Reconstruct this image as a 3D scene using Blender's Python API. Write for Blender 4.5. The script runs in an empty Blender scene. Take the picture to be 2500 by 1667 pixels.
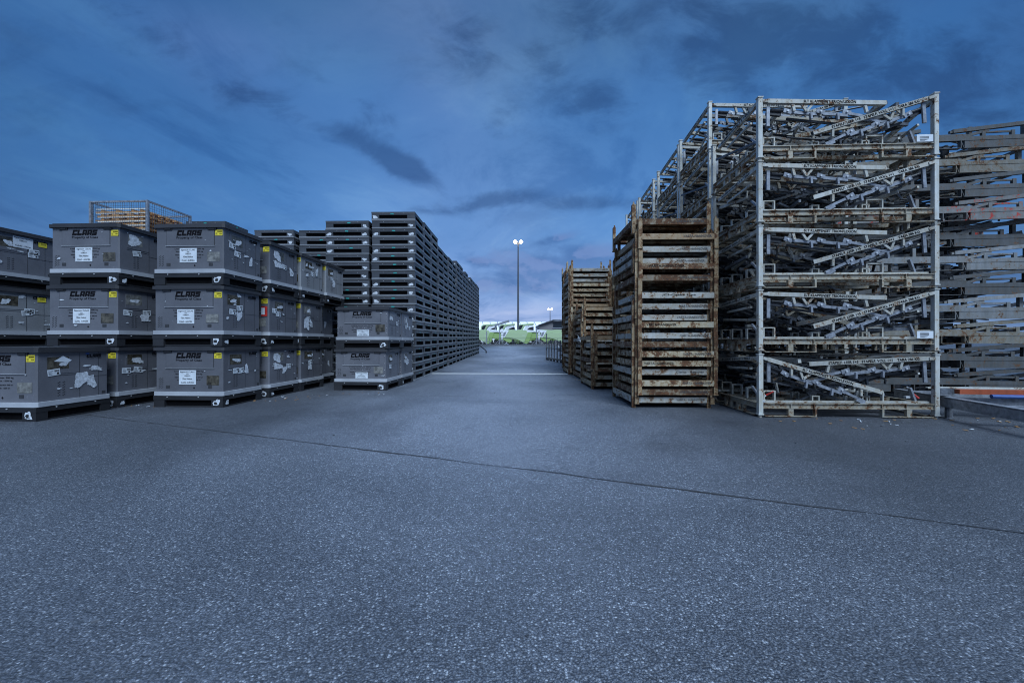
import bpy, math, random
from mathutils import Vector, Matrix
R = math.radians
rnd = random.Random(7)
SC = bpy.context.scene
COL = SC.collection

# ------------------------------------------------------------------ camera
CAM_H = 1.08
cam_d = bpy.data.cameras.new('camera'); cam = bpy.data.objects.new('camera', cam_d); COL.objects.link(cam)
cam_d.sensor_width = 36.0; cam_d.lens = 14.0
cam_d.clip_start = 0.05; cam_d.clip_end = 3000
cam.location = (0, 0, CAM_H); cam.rotation_euler = (R(90), 0, 0)
SC.camera = cam

# ------------------------------------------------------------------ world
def make_world():
    w = bpy.data.worlds.new('World'); SC.world = w; w.use_nodes = True
    nt = w.node_tree; N = nt.nodes; L = nt.links; N.clear()
    def nd(t, **k):
        n = N.new(t)
        for a, b in k.items(): setattr(n, a, b)
        return n
    def math_(op, a, b=None, c=None):
        n = nd('ShaderNodeMath', operation=op)
        for i, v in enumerate((a, b, c)):
            if v is None: continue
            if isinstance(v, (int, float)): n.inputs[i].default_value = v
            else: L.new(v, n.inputs[i])
        return n.outputs[0]
    def ramp(fac, pts, interp='EASE'):
        n = nd('ShaderNodeValToRGB'); n.color_ramp.interpolation = interp
        e = n.color_ramp.elements
        while len(e) > 1: e.remove(e[-1])
        e[0].position = pts[0][0]; e[0].color = (*pts[0][1], 1)
        for p, c in pts[1:]:
            q = e.new(p); q.color = (*c, 1)
        L.new(fac, n.inputs[0]); return n.outputs[0]
    def mix(fac, a, b, t='MIX'):
        n = nd('ShaderNodeMix', data_type='RGBA', blend_type=t)
        if isinstance(fac, (int, float)): n.inputs[0].default_value = fac
        else: L.new(fac, n.inputs[0])
        for i, v in ((6, a), (7, b)):
            if isinstance(v, tuple): n.inputs[i].default_value = (*v, 1)
            else: L.new(v, n.inputs[i])
        return n.outputs[2]
    sky = nd('ShaderNodeTexSky', sky_type='NISHITA', sun_disc=False)
    sky.sun_elevation = R(58); sky.sun_rotation = R(200)
    sky.altitude = 100; sky.air_density = 1.4; sky.dust_density = 1.0; sky.ozone_density = 3.0
    tc = nd('ShaderNodeTexCoord')
    sp = nd('ShaderNodeSeparateXYZ'); L.new(tc.outputs['Generated'], sp.inputs[0])
    x, y, z = sp.outputs
    zc = math_('MAXIMUM', z, 0.0)
    # cloud layer seen as a flat sheet high above: direction / height
    den = math_('ADD', zc, 0.10)
    px = math_('DIVIDE', x, den); py = math_('DIVIDE', y, den)
    cb = nd('ShaderNodeCombineXYZ'); L.new(px, cb.inputs[0]); L.new(py, cb.inputs[1])
    def noise(scale, detail, rough, dist=0.0, vec=None, loc=(0, 0, 0), sc=(1, 1, 1), rot=0.0):
        m = nd('ShaderNodeMapping'); m.inputs['Location'].default_value = loc; m.inputs['Scale'].default_value = sc
        m.inputs['Rotation'].default_value = (0, 0, rot)
        L.new(vec, m.inputs[0])
        n = nd('ShaderNodeTexNoise'); n.inputs['Scale'].default_value = scale
        n.inputs['Detail'].default_value = detail; n.inputs['Roughness'].default_value = rough
        n.inputs['Distortion'].default_value = dist
        L.new(m.outputs[0], n.inputs['Vector']); return n.outputs[0]
    V = cb.outputs[0]
    base = ramp(zc, [(0.0, (0.31, 0.42, 0.76)), (0.05, (0.255, 0.385, 0.73)), (0.14, (0.150, 0.310, 0.67)), (0.26, (0.092, 0.250, 0.59)),
                     (0.46, (0.058, 0.185, 0.47)), (0.64, (0.044, 0.130, 0.33)), (0.76, (0.16, 0.28, 0.55)), (0.92, (0.75, 1.15, 1.8))])  # top of the ramp is out of view, brightened to light the yard
    # centre of the view is paler than its sides
    az = math_('ABSOLUTE', x)
    side = ramp(az, [(0.0, (1.22, 1.12, 1.03)), (0.28, (1.0, 1.02, 1.0)), (0.62, (0.52, 0.72, 0.78)), (0.8, (0.40, 0.54, 0.60)), (1.0, (0.38, 0.5, 0.6))])
    col = mix(1.0, base, side, 'MULTIPLY')
    # direction as slopes u = x/y, v = z/y: used to say where in the sky the cloud banks lie
    yc = math_('MAXIMUM', y, 0.05)
    u = math_('DIVIDE', x, yc); v = math_('DIVIDE', z, yc)
    def bank(lst):
        tot = None
        for px_, py_, rx, ry, ang, st in lst:
            cu, cv = (px_ - 1250) / 972, (833 - py_) / 972
            ca, sa = math.cos(R(ang)), math.sin(R(ang))
            du = math_('SUBTRACT', u, cu); dv = math_('SUBTRACT', v, cv)
            a = math_('DIVIDE', math_('ADD', math_('MULTIPLY', du, ca), math_('MULTIPLY', dv, sa)), rx / 972)
            b = math_('DIVIDE', math_('SUBTRACT', math_('MULTIPLY', dv, ca), math_('MULTIPLY', du, sa)), ry / 972)
            q = math_('ADD', math_('MULTIPLY', a, a), math_('MULTIPLY', b, b))
            e = math_('MULTIPLY', math_('EXPONENT', math_('MULTIPLY', q, -1.0)), st)
            tot = e if tot is None else math_('ADD', tot, e)
        return tot
    cbs = nd('ShaderNodeCombineXYZ'); L.new(u, cbs.inputs[0]); L.new(v, cbs.inputs[1]); G = cbs.outputs[0]
    # thin streaky veil
    n1 = noise(0.9, 7, 0.55, 0.4, V, (3.1, 0.4, 0), (1.0, 0.55, 1), R(24))
    veil = ramp(n1, [(0.40, (0, 0, 0)), (0.72, (1, 1, 1))])
    col = mix(math_('MULTIPLY', veil, 0.14), col, mix(0.40, col, (0.24, 0.30, 0.60)))
    pale = bank([(1080, 60, 190, 300, 8, .55), (560, 160, 300, 110, -28, .5), (980, 560, 260, 160, 0, .25), (1250, 660, 300, 140, 0, .45), (1180, 400, 260, 150, 0, .3), (700, 60, 300, 90, 0, .2)])
    n5 = noise(2.6, 8, 0.6, 0.4, G, (4.4, 1.2, 0), (1, 1.3, 1), R(-20))
    col = mix(math_('MULTIPLY', pale, math_('ADD', math_('MULTIPLY', n5, 1.1), -0.1)), col, mix(0.5, col, (0.24, 0.34, 0.68)))
    n6 = noise(1.3, 10, 0.62, 0.5, V, (7.4, 2.2, 0), (1, 0.6, 1), R(-25))
    col = mix(1.0, col, ramp(n6, [(0.34, (0.66, 0.76, 0.84)), (0.48, (1, 1, 1)), (0.66, (1.34, 1.20, 1.08))]), 'MULTIPLY')
    # dark soft clouds in their banks
    n2 = noise(6.0, 11, 0.62, 0.5, G, (11.7, 5.2, 1.3), (0.8, 1.35, 1), R(-26))
    n2s = noise(1.7, 8, 0.58, 0.3, G, (1.7, 8.2, 1.3), (1.0, 1.3, 1), R(-20))
    dens = bank([(1005, 415, 95, 28, -28, 1.25), (905, 355, 110, 34, -30, .9), (760, 300, 190, 26, -26, .62), (520, 215, 260, 40, -24, .30), (930, 300, 55, 26, -30, .6), (840, 225, 150, 18, -30, .35),
                 (1225, 480, 95, 18, 3, .8), (1385, 498, 75, 18, 0, .6), (1180, 500, 60, 12, 8, .5), (1210, 300, 70, 60, 0, .5), (1160, 110, 110, 90, 0, .5), (1500, 490, 90, 20, 0, .45), (1060, 515, 100, 14, 0, .4),
                 (1460, 250, 110, 70, 10, .55), (1440, 45, 70, 60, 10, .6), (1690, 105, 34, 16, 0, .7), (1960, 90, 380, 130, -8, .75), (2300, 230, 300, 120, -12, .65), (1830, 160, 130, 80, 0, .6), (1330, 150, 60, 60, 0, .35), (350, 60, 260, 50, -30, .35)])
    f = math_('ADD', n2, math_('MULTIPLY', dens, 0.34))
    f = math_('ADD', math_('MULTIPLY', f, 0.62), math_('MULTIPLY', n2s, 0.38))
    nf = noise(13.0, 8, 0.65, 0.6, G, (2.7, 3.2, 0.3), (0.8, 1.3, 1), R(-24))
    f = math_('ADD', f, math_('MULTIPLY', math_('SUBTRACT', nf, 0.5), 0.22))
    dark = math_('MULTIPLY', ramp(f, [(0.50, (0, 0, 0)), (0.74, (1, 1, 1))]), math_('MINIMUM', math_('ADD', math_('MULTIPLY', dens, 1.4), 0.42), 1.0))
    col = mix(math_('MULTIPLY', dark, 0.85), col, mix(1.0, col, (0.40, 0.46, 0.54), 'MULTIPLY'))
    # cumulus low over the lane, pale upper rims
    n3 = noise(7.0, 9, 0.55, 0.3, G, (2.2, 0.8, 0.3), (0.8, 1.5, 1)); n3b = noise(7.0, 9, 0.55, 0.3, G, (2.2, 0.8 + 0.045, 0.3), (0.8, 1.5, 1))
    low = bank([(1300, 645, 120, 42, 6, .9), (1240, 600, 60, 20, 20, .5), (1330, 590, 60, 10, 14, .7), (1420, 640, 120, 40, 12, .7), (1200, 690, 70, 30, 0, .7), (1350, 700, 120, 30, 0, .5), (1160, 640, 50, 12, 0, .6)])
    lf = math_('MULTIPLY', ramp(math_('ADD', n3, math_('MULTIPLY', low, 0.22)), [(0.52, (0, 0, 0)), (0.76, (1, 1, 1))]), math_('MINIMUM', math_('MULTIPLY', low, 1.8), 1.0))
    rim = ramp(math_('SUBTRACT', n3, n3b), [(0.0, (0, 0, 0)), (0.09, (1, 1, 1))])
    col = mix(math_('MULTIPLY', lf, 0.85), col, mix(1.0, col, (0.50, 0.58, 0.68), 'MULTIPLY'))
    col = mix(math_('MULTIPLY', math_('MULTIPLY', lf, rim), 0.22), col, (0.36, 0.44, 0.78))
    # unseen sky behind the photographer, its tone added to light the yard
    back = ramp(math_('MULTIPLY', y, -1.0), [(0.0, (0, 0, 0)), (0.5, (1, 1, 1))])
    col = mix(math_('MULTIPLY', back, 0.8), col, (0.20, 0.31, 0.53))
    # below the horizon
    col = mix(math_('LESS_THAN', z, -0.002), col, (0.10, 0.12, 0.17))
    skyc = mix(1.0, sky.outputs[0], (0.10, 0.10, 0.10), 'MULTIPLY')
    fin = mix(0.06, col, skyc)
    bg = nd('ShaderNodeBackground'); L.new(fin, bg.inputs[0]); bg.inputs[1].default_value = 0.5
    out = nd('ShaderNodeOutputWorld'); L.new(bg.outputs[0], out.inputs[0])
make_world()

sun_d = bpy.data.lights.new('sun', 'SUN'); sun = bpy.data.objects.new('sun', sun_d); COL.objects.link(sun)
sun_d.energy = 2.0; sun_d.angle = R(30); sun_d.color = (0.70, 0.85, 1.0)
sun.rotation_euler = (R(36), R(16), R(0))      # high, from behind the camera: soft overcast light
SC.view_settings.view_transform = 'Standard'; SC.view_settings.look = 'None'
SC.view_settings.exposure = 1.08; SC.view_settings.gamma = 1
SC.cycles.filter_width = 1.05
SC.cycles.max_bounces = 6; SC.cycles.diffuse_bounces = 3; SC.cycles.glossy_bounces = 2

# ------------------------------------------------------------------ materials
class NT:
    def __init__(s, name):
        s.m = bpy.data.materials.new(name); s.m.use_nodes = True
        s.N = s.m.node_tree.nodes; s.L = s.m.node_tree.links
        s.b = s.N['Principled BSDF']; s.tc = s.N.new('ShaderNodeTexCoord')
        s.oi = s.N.new('ShaderNodeObjectInfo')
    def put(s, v, sock):
        if isinstance(v, (int, float)): sock.default_value = v
        elif isinstance(v, tuple): sock.default_value = (*v, 1) if len(sock.default_value) == 4 else v
        else: s.L.new(v, sock)
    def vec(s, scale=(1, 1, 1), rand=True, src='Object'):
        m = s.N.new('ShaderNodeMapping'); m.inputs['Scale'].default_value = scale
        s.L.new(s.tc.outputs[src], m.inputs[0])
        if rand:
            k = s.N.new('ShaderNodeMath'); k.operation = 'MULTIPLY'; k.inputs[1].default_value = 37.0
            s.L.new(s.oi.outputs['Random'], k.inputs[0])
            s.L.new(k.outputs[0], m.inputs['Location'])
        return m.outputs[0]
    def noise(s, v, scale, detail=6, rough=0.6, dist=0.0):
        n = s.N.new('ShaderNodeTexNoise'); s.L.new(v, n.inputs['Vector'])
        n.inputs['Scale'].default_value = scale; n.inputs['Detail'].default_value = detail
        n.inputs['Roughness'].default_value = rough; n.inputs['Distortion'].default_value = dist
        return n.outputs[0]
    def voro(s, v, scale, feature='F1', out='Distance'):
        n = s.N.new('ShaderNodeTexVoronoi'); n.feature = feature; s.L.new(v, n.inputs['Vector'])
        n.inputs['Scale'].default_value = scale; return n.outputs[out]
    def ramp(s, f, pts):
        n = s.N.new('ShaderNodeValToRGB'); e = n.color_ramp.elements
        while len(e) > 1: e.remove(e[-1])
        g = lambda c: (*c, 1) if isinstance(c, tuple) else (c, c, c, 1)
        e[0].position = pts[0][0]; e[0].color = g(pts[0][1])
        for p, c in pts[1:]: e.new(p).color = g(c)
        s.L.new(f, n.inputs[0]); return n.outputs[0]
    def mix(s, f, a, b, t='MIX'):
        n = s.N.new('ShaderNodeMix'); n.data_type = 'RGBA'; n.blend_type = t
        s.put(f, n.inputs[0]); s.put(a, n.inputs[6]); s.put(b, n.inputs[7]); return n.outputs[2]
    def math(s, op, a, b=0.0):
        n = s.N.new('ShaderNodeMath'); n.operation = op; s.put(a, n.inputs[0]); s.put(b, n.inputs[1]); return n.outputs[0]
    def bump(s, h, strength=0.3, dist=0.01):
        n = s.N.new('ShaderNodeBump'); s.L.new(h, n.inputs['Height'])
        n.inputs['Strength'].default_value = strength; n.inputs['Distance'].default_value = dist
        s.L.new(n.outputs[0], s.b.inputs['Normal'])
    def fin(s, col, rough=0.6, metal=0.0):
        s.put(col, s.b.inputs['Base Color']); s.put(rough, s.b.inputs['Roughness']); s.put(metal, s.b.inputs['Metallic'])
        return s.m

def plastic(name, c, jitter=0.15, rough=0.5, scuff=0.5):
    t = NT(name); v = t.vec()
    big = t.noise(v, 2.2, 5, 0.6)
    col = t.mix(t.ramp(big, [(0.3, 0.0), (0.75, 1.0)]), tuple(x * 0.82 for x in c), tuple(min(1, x * 1.16) for x in c))
    # scratches: stretched noise
    s1 = t.noise(t.vec((3, 3, 40)), 3.0, 3, 0.7)
    sc = t.ramp(s1, [(0.62, 0.0), (0.72, 1.0)])
    col = t.mix(t.math('MULTIPLY', sc, 0.25 * scuff), col, tuple(min(1, x * 2.2 + .02) for x in c))
    sp = t.noise(v, 30, 3, 0.8)
    col = t.mix(t.math('MULTIPLY', t.ramp(sp, [(0.66, 0.0), (0.74, 1.0)]), 0.4 * scuff), col, tuple(min(1, x * 2.5 + .04) for x in c))
    br = t.math('ADD', t.math('MULTIPLY', t.oi.outputs['Random'], 2 * jitter), 1 - jitter)
    cb = t.N.new('ShaderNodeCombineColor'); [t.L.new(br, cb.inputs[i]) for i in range(3)]
    col = t.mix(1.0, col, cb.outputs[0], 'MULTIPLY')
    t.bump(t.noise(v, 60, 3), 0.12, 0.004)
    return t.fin(col, t.ramp(big, [(0.3, rough - .08), (0.8, rough + .15)]))

def painted(name, c, rust=0.5, jitter=0.12, rough=0.5, rustc=((0.022, 0.012, 0.008), (0.15, 0.064, 0.026)), warm=0.0):
    """rust 0..1 is the share of the surface rusted through"""
    t = NT(name); v = t.vec()
    n1 = t.noise(v, 7.0, 9, 0.72, 0.3); n2 = t.noise(v, 40.0, 5, 0.7)
    f = t.math('ADD', t.math('MULTIPLY', n1, 0.7), t.math('MULTIPLY', n2, 0.3))
    th = 0.63 - 0.18 * rust
    mask = t.ramp(f, [(th, 0.0), (th + 0.035, 1.0)])
    halo = t.ramp(f, [(th - 0.10, 0.0), (th + 0.01, 1.0)])
    dirt = t.noise(t.vec((5, 5, 1)), 2.6, 6, 0.65)
    base = t.mix(t.ramp(dirt, [(0.35, 0.0), (0.7, 1.0)]), c, tuple(x * (0.62 if i < 2 else 0.58) for i, x in enumerate(c)))
    base = t.mix(t.math('MULTIPLY', halo, 0.45 + warm), base, (c[0] * 0.78, c[1] * 0.60, c[2] * 0.38))
    rc = t.mix(t.ramp(n2, [(0.35, 0.0), (0.65, 1.0)]), rustc[0], rustc[1])
    col = t.mix(mask, base, rc)
    br = t.math('ADD', t.math('MULTIPLY', t.oi.outputs['Random'], 2 * jitter), 1 - jitter)
    cb = t.N.new('ShaderNodeCombineColor'); [t.L.new(br, cb.inputs[i]) for i in range(3)]
    col = t.mix(1.0, col, cb.outputs[0], 'MULTIPLY')
    t.bump(t.math('SUBTRACT', n2, mask), 0.35, 0.004)
    return t.fin(col, t.ramp(mask, [(0.0, rough), (1.0, 0.9)]))

def flat(name, c, rough=0.6, metal=0.0, nz=0.2, scale=20):
    t = NT(name); v = t.vec()
    n = t.noise(v, scale, 4, 0.6)
    col = t.mix(t.ramp(n, [(0.35, 0.0), (0.7, 1.0)]), tuple(x * (1 - nz) for x in c), tuple(min(1, x * (1 + nz)) for x in c))
    return t.fin(col, rough, metal)

M = {}
M['box'] = plastic('grey_plastic', (0.110, 0.114, 0.134), 0.14, 0.42, 1.0)
M['boxpale'] = plastic('pale_grey_plastic', (0.21, 0.22, 0.24), 0.08, 0.48)
M['lid'] = plastic('dark_plastic', (0.030, 0.031, 0.037), 0.2, 0.5, 0.8)
M['base'] = plastic('black_plastic', (0.017, 0.018, 0.022), 0.2, 0.55, 0.6)
M['band'] = plastic('light_grey_plastic', (0.33, 0.35, 0.39), 0.10, 0.5, 0.5)
M['pal'] = plastic('charcoal_plastic', (0.055, 0.061, 0.074), 0.4, 0.42, 1.2)
M['pallip'] = plastic('worn_lip_plastic', (0.17, 0.185, 0.21), 0.30, 0.42, 1.2)
M['slot_shade'] = flat('slot_shade_black', (0.006, 0.006, 0.007), 0.9)  # black without sheen, paints the shade inside the fork slots
M['slot_shade'].node_tree.nodes['Principled BSDF'].inputs['Specular IOR Level'].default_value = 0.0
M['groove'] = flat('groove_dark', (0.028, 0.030, 0.036), 0.7)
M['ink'] = flat('black_print', (0.008, 0.008, 0.010), 0.6)
M['ink'].node_tree.nodes['Principled BSDF'].inputs['Specular IOR Level'].default_value = 0.05
M['inkfaint'] = flat('faded_print', (0.040, 0.042, 0.048), 0.6)
M['yellow'] = flat('yellow_sticker', (0.62, 0.52, 0.04), 0.5, nz=.1)
M['paper'] = flat('white_paper', (0.55, 0.60, 0.66), 0.7, nz=.12, scale=8)
M['torn'] = flat('torn_paper', (0.50, 0.54, 0.60), 0.8, nz=.3, scale=25)
M['teal'] = flat('teal_tag', (0.02, 0.30, 0.29), 0.5, nz=.25)
M['pouch'] = flat('brown_film', (0.065, 0.058, 0.045), 0.2, nz=.7, scale=14)
M['pouchgrey'] = flat('clear_film', (0.17, 0.17, 0.165), 0.18, nz=.45, scale=14)
M['blue'] = flat('blue_plastic', (0.03, 0.08, 0.26), 0.4)
M['red'] = flat('red_plastic', (0.45, 0.03, 0.025), 0.45)
M['orange'] = painted('orange_red_paint', (0.33, 0.075, 0.03), 0.25)
M['bolt'] = flat('zinc_bolt', (0.55, 0.57, 0.60), 0.35, 0.4)
M['rackw'] = painted('pale_grey_paint', (0.42, 0.43, 0.42), 0.45, 0.18, 0.45)
M['rackp'] = painted('pale_post_paint', (0.50, 0.52, 0.52), 0.36, 0.10, 0.42)
M['rackb'] = painted('rusting_beam_paint', (0.35, 0.34, 0.305), 0.62, 0.15, 0.5, warm=.2)
M['rackd'] = painted('dull_shaded_grey_paint', (0.12, 0.125, 0.13), 0.45, 0.45, 0.5)  # dull grey, also the shade-darkened paint for arms deep in the racks
M['dark'] = flat('dark_steel', (0.020, 0.022, 0.028), 0.45, 0.0, .5)
M['galv'] = flat('galvanised_steel', (0.25, 0.27, 0.31), 0.40, 0.35, .35, 16)
M['galvd'] = flat('dull_galvanised_steel', (0.11, 0.12, 0.14), 0.45, 0.2, .5, 16)
M['fr_grey'] = painted('frame_grey_paint', (0.36, 0.37, 0.37), 0.58, 0.15, 0.55, warm=.1)
M['fr_beige'] = painted('frame_beige_paint', (0.40, 0.37, 0.30), 0.72, 0.12, 0.6, warm=.3)
M['fr_rust'] = painted('frame_rusted', (0.27, 0.24, 0.20), 0.92, 0.2, 0.7, warm=.3)
M['fr_tan'] = painted('frame_tan_paint', (0.36, 0.27, 0.18), 0.45, 0.1, 0.6, warm=.3)
M['fr_post'] = painted('frame_post_paint', (0.31, 0.25, 0.175), 0.80, 0.25, 0.65, warm=.35)
M['green'] = flat('green_lacquer', (0.36, 0.47, 0.28), 0.3, nz=.06)
M['greend'] = flat('deep_green_lacquer', (0.26, 0.39, 0.14), 0.35, nz=.1)
M['white'] = flat('white_lacquer', (0.72, 0.75, 0.80), 0.35, nz=.05)
M['tent'] = flat('white_membrane', (0.74, 0.78, 0.86), 0.7, nz=.03)
M['seam'] = flat('roof_seam', (0.16, 0.18, 0.24), 0.7)
M['clad'] = flat('grey_cladding', (0.16, 0.155, 0.165), 0.7, nz=.1)
M['glass'] = flat('dark_glass', (0.012, 0.018, 0.025), 0.08)
M['wood'] = painted('old_brown_wood', (0.48, 0.27, 0.12), 0.25, 0.3, 0.8)
M['strip'] = flat('white_strip', (0.85, 0.84, 0.80), 0.5, nz=.1)
M['mast'] = flat('mast_steel', (0.07, 0.075, 0.09), 0.5)
M['marking'] = painted('worn_line_paint', (0.80, 0.82, 0.85), 0.25, 0, 0.7, rustc=((.08, .085, .09), (.12, .125, .13)))

def asphalt():
    t = NT('asphalt'); v = t.vec(rand=False)
    def stones(scale):
        n = t.N.new('ShaderNodeTexVoronoi'); t.L.new(v, n.inputs['Vector']); n.inputs['Scale'].default_value = scale
        return n.outputs['Distance'], n.outputs['Color']
    d1, c1 = stones(118.0); d2, c2 = stones(290.0)
    sep = t.N.new('ShaderNodeSeparateColor'); t.L.new(c1, sep.inputs[0])
    sep2 = t.N.new('ShaderNodeSeparateColor'); t.L.new(c2, sep2.inputs[0])
    tone = t.ramp(sep.outputs[0], [(0.0, (0.036, 0.039, 0.046)), (0.5, (0.125, 0.132, 0.150)), (0.85, (0.185, 0.194, 0.215)), (0.92, (0.32, 0.325, 0.34)), (0.98, (0.66, 0.66, 0.66))])
    tone2 = t.ramp(sep2.outputs[1], [(0.0, (0.066, 0.070, 0.081)), (0.6, (0.140, 0.148, 0.165)), (0.93, (0.21, 0.22, 0.236)), (0.98, (0.38, 0.38, 0.38))])
    col = t.mix(0.45, tone, tone2)
    gap = t.ramp(d1, [(0.40, 0.0), (0.62, 1.0)])
    col = t.mix(t.math('MULTIPLY', gap, 0.60), col, (0.020, 0.022, 0.026))
    # light painted into the colour: bright mid-lane, dimmer at the sides and close by
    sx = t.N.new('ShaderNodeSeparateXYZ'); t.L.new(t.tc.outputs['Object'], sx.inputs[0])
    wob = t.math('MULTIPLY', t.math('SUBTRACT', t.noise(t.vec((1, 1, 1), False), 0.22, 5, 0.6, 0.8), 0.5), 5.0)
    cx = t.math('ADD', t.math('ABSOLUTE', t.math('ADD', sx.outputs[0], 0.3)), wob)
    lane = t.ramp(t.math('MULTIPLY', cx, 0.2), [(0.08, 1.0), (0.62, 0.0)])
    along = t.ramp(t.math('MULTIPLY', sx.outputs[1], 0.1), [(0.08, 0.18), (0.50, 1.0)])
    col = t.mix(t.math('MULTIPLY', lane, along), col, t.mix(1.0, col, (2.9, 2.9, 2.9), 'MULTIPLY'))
    col = t.mix(1.0, col, (0.56, 0.60, 0.67), 'MULTIPLY')
    # broad wear and stains
    b1 = t.noise(t.vec((1, 1, 1), False), 0.33, 7, 0.6, 0.6)
    col = t.mix(t.ramp(b1, [(0.35, 0.0), (0.62, 1.0)]), t.mix(1.0, col, (0.70, 0.71, 0.73), 'MULTIPLY'), t.mix(1.0, col, (1.12, 1.12, 1.12), 'MULTIPLY'))
    b2 = t.noise(t.vec((1.0, 0.22, 1), False), 1.5, 6, 0.65)
    col = t.mix(t.math('MULTIPLY', t.ramp(b2, [(0.5, 0.0), (0.7, 1.0)]), 0.30), col, t.mix(1.0, col, (0.62, 0.62, 0.64), 'MULTIPLY'))
    b3 = t.noise(t.vec((1, 1, 1), False), 3.2, 8, 0.7)
    col = t.mix(t.math('MULTIPLY', t.ramp(b3, [(0.64, 0.0), (0.70, 1.0)]), 0.35), col, (0.05, 0.042, 0.036))
    h = t.math('ADD', t.math('MULTIPLY', d1, -0.7), t.math('MULTIPLY', d2, -0.3))
    t.bump(h, 0.75, 0.012)
    return t.fin(col, t.ramp(b1, [(0.3, 0.45), (0.7, 0.58)]))
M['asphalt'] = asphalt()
M['tar'] = flat('tar_seam', (0.038, 0.040, 0.046), 0.5, nz=.4)
M['tarfaint'] = flat('old_joint', (0.055, 0.056, 0.062), 0.7, nz=.3)
def emis(name, c, s):
    t = NT(name); t.b.inputs['Emission Color'].default_value = (*c, 1); t.b.inputs['Emission Strength'].default_value = s
    return t.fin(c, 0.5)
M['lampglow'] = emis('lamp_light', (1.0, 0.86, 0.66), 14.0)

# ------------------------------------------------------------------ mesh builder
class MB:
    def __init__(s): s.v = []; s.f = []; s.mi = []
    def add(s, vs, fs, mi=0):
        o = len(s.v); s.v += [tuple(p) for p in vs]; s.f += [tuple(i + o for i in f) for f in fs]; s.mi += [mi] * len(fs); return s
    def box(s, x0, x1, y0, y1, z0, z1, mi=0):
        vs = [(x, y, z) for x in (x0, x1) for y in (y0, y1) for z in (z0, z1)]
        return s.add(vs, [(0, 1, 3, 2), (4, 6, 7, 5), (0, 4, 5, 1), (2, 3, 7, 6), (0, 2, 6, 4), (1, 5, 7, 3)], mi)
    def bar(s, p0, p1, w, h, mi=0, up=(0, 0, 1)):
        p0 = Vector(p0); p1 = Vector(p1); d = (p1 - p0); l = d.length
        if l < 1e-6: return s
        d /= l; u = Vector(up)
        if abs(d.dot(u)) > .98: u = Vector((0, 1, 0))
        a = d.cross(u).normalized(); b = a.cross(d).normalized()
        vs = []
        for p in (p0, p1):
            for i, j in ((-1, -1), (1, -1), (1, 1), (-1, 1)): vs.append(p + a * (w / 2 * i) + b * (h / 2 * j))
        return s.add(vs, [(0, 1, 2, 3), (7, 6, 5, 4), (0, 4, 5, 1), (1, 5, 6, 2), (2, 6, 7, 3), (3, 7, 4, 0)], mi)
    def tube(s, p0, p1, r0, r1=None, n=8, mi=0):
        r1 = r0 if r1 is None else r1
        p0 = Vector(p0); p1 = Vector(p1); d = (p1 - p0).normalized()
        u = Vector((0, 0, 1)) if abs(d.z) < .9 else Vector((1, 0, 0))
        a = d.cross(u).normalized(); b = a.cross(d)
        vs = []
        for p, r in ((p0, r0), (p1, r1)):
            for i in range(n):
                t = 2 * math.pi * i / n; vs.append(p + a * (math.cos(t) * r) + b * (math.sin(t) * r))
        fs = [(i, (i + 1) % n, n + (i + 1) % n, n + i) for i in range(n)]
        fs += [tuple(range(n))[::-1], tuple(range(n, 2 * n))]
        return s.add(vs, fs, mi)
    def prism(s, pts, axis, a, b, mi=0):
        """extrude 2D polygon; axis 'y': pts are (x,z); axis 'x': pts are (y,z); axis 'z': pts are (x,y)"""
        n = len(pts); vs = []
        for t in (a, b):
            for p, q in pts:
                vs.append({'x': (t, p, q), 'y': (p, t, q), 'z': (p, q, t)}[axis])
        fs = [tuple(range(n)), tuple(range(n, 2 * n))[::-1]] + [(i, i + n, (i + 1) % n + n, (i + 1) % n) for i in range(n)]
        return s.add(vs, fs, mi)
    def mesh(s, name, mats):
        me = bpy.data.meshes.new(name); me.from_pydata(s.v, [], s.f)
        for m in (mats if isinstance(mats, (list, tuple)) else [mats]): me.materials.append(m)
        if any(s.mi):
            me.polygons.foreach_set('material_index', s.mi)
        me.validate(); me.update()
        import bmesh
        bm = bmesh.new(); bm.from_mesh(me); bmesh.ops.recalc_face_normals(bm, faces=bm.faces); bm.to_mesh(me); bm.free()
        return me

def obj(name, mb, mats, parent=None, bevel=0.0):
    me = mb.mesh(name, mats) if isinstance(mb, MB) else mb
    o = bpy.data.objects.new(name, me); COL.objects.link(o)
    if parent: o.parent = parent
    if bevel:
        b = o.modifiers.new('bevel', 'BEVEL'); b.width = bevel; b.segments = 1; b.limit_method = 'ANGLE'
    return o
def empty(name, loc=(0, 0, 0), rz=0):
    o = bpy.data.objects.new(name, None); COL.objects.link(o); o.location = loc; o.rotation_euler = (0, 0, rz)
    o.empty_display_size = .1
    return o
def tag(o, label=None, cat=None, group=None, kind=None):
    if label: o['label'] = label
    if cat: o['category'] = cat
    if group: o['group'] = group
    if kind: o['kind'] = kind
    return o
KIDS = {}
def kids(o): return [c for c in o.children]
def copy_tree(o, parent=None):
    c = o.copy(); COL.objects.link(c)
    c.parent = parent
    for ch in kids(o): copy_tree(ch, c)
    return c
def struct(name, mb, mats): return tag(obj(name, mb, mats), kind='structure')
def purge(o):
    for c in list(o.children): purge(c)
    bpy.data.objects.remove(o, do_unlink=True)

ORD = ['', 'first', 'second', 'third', 'fourth', 'fifth', 'sixth', 'seventh', 'eighth', 'ninth', 'tenth', 'eleventh', 'twelfth', 'thirteenth',
       'fourteenth', 'fifteenth', 'sixteenth', 'seventeenth', 'eighteenth', 'nineteenth', 'twentieth', 'twenty-first', 'twenty-second']
def from_top(k, n):           # k counted from the bottom, 0-based
    if k == n - 1: return 'topmost'
    if k == 0: return 'bottommost'
    return ORD[n - k] + ' from top'

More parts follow.
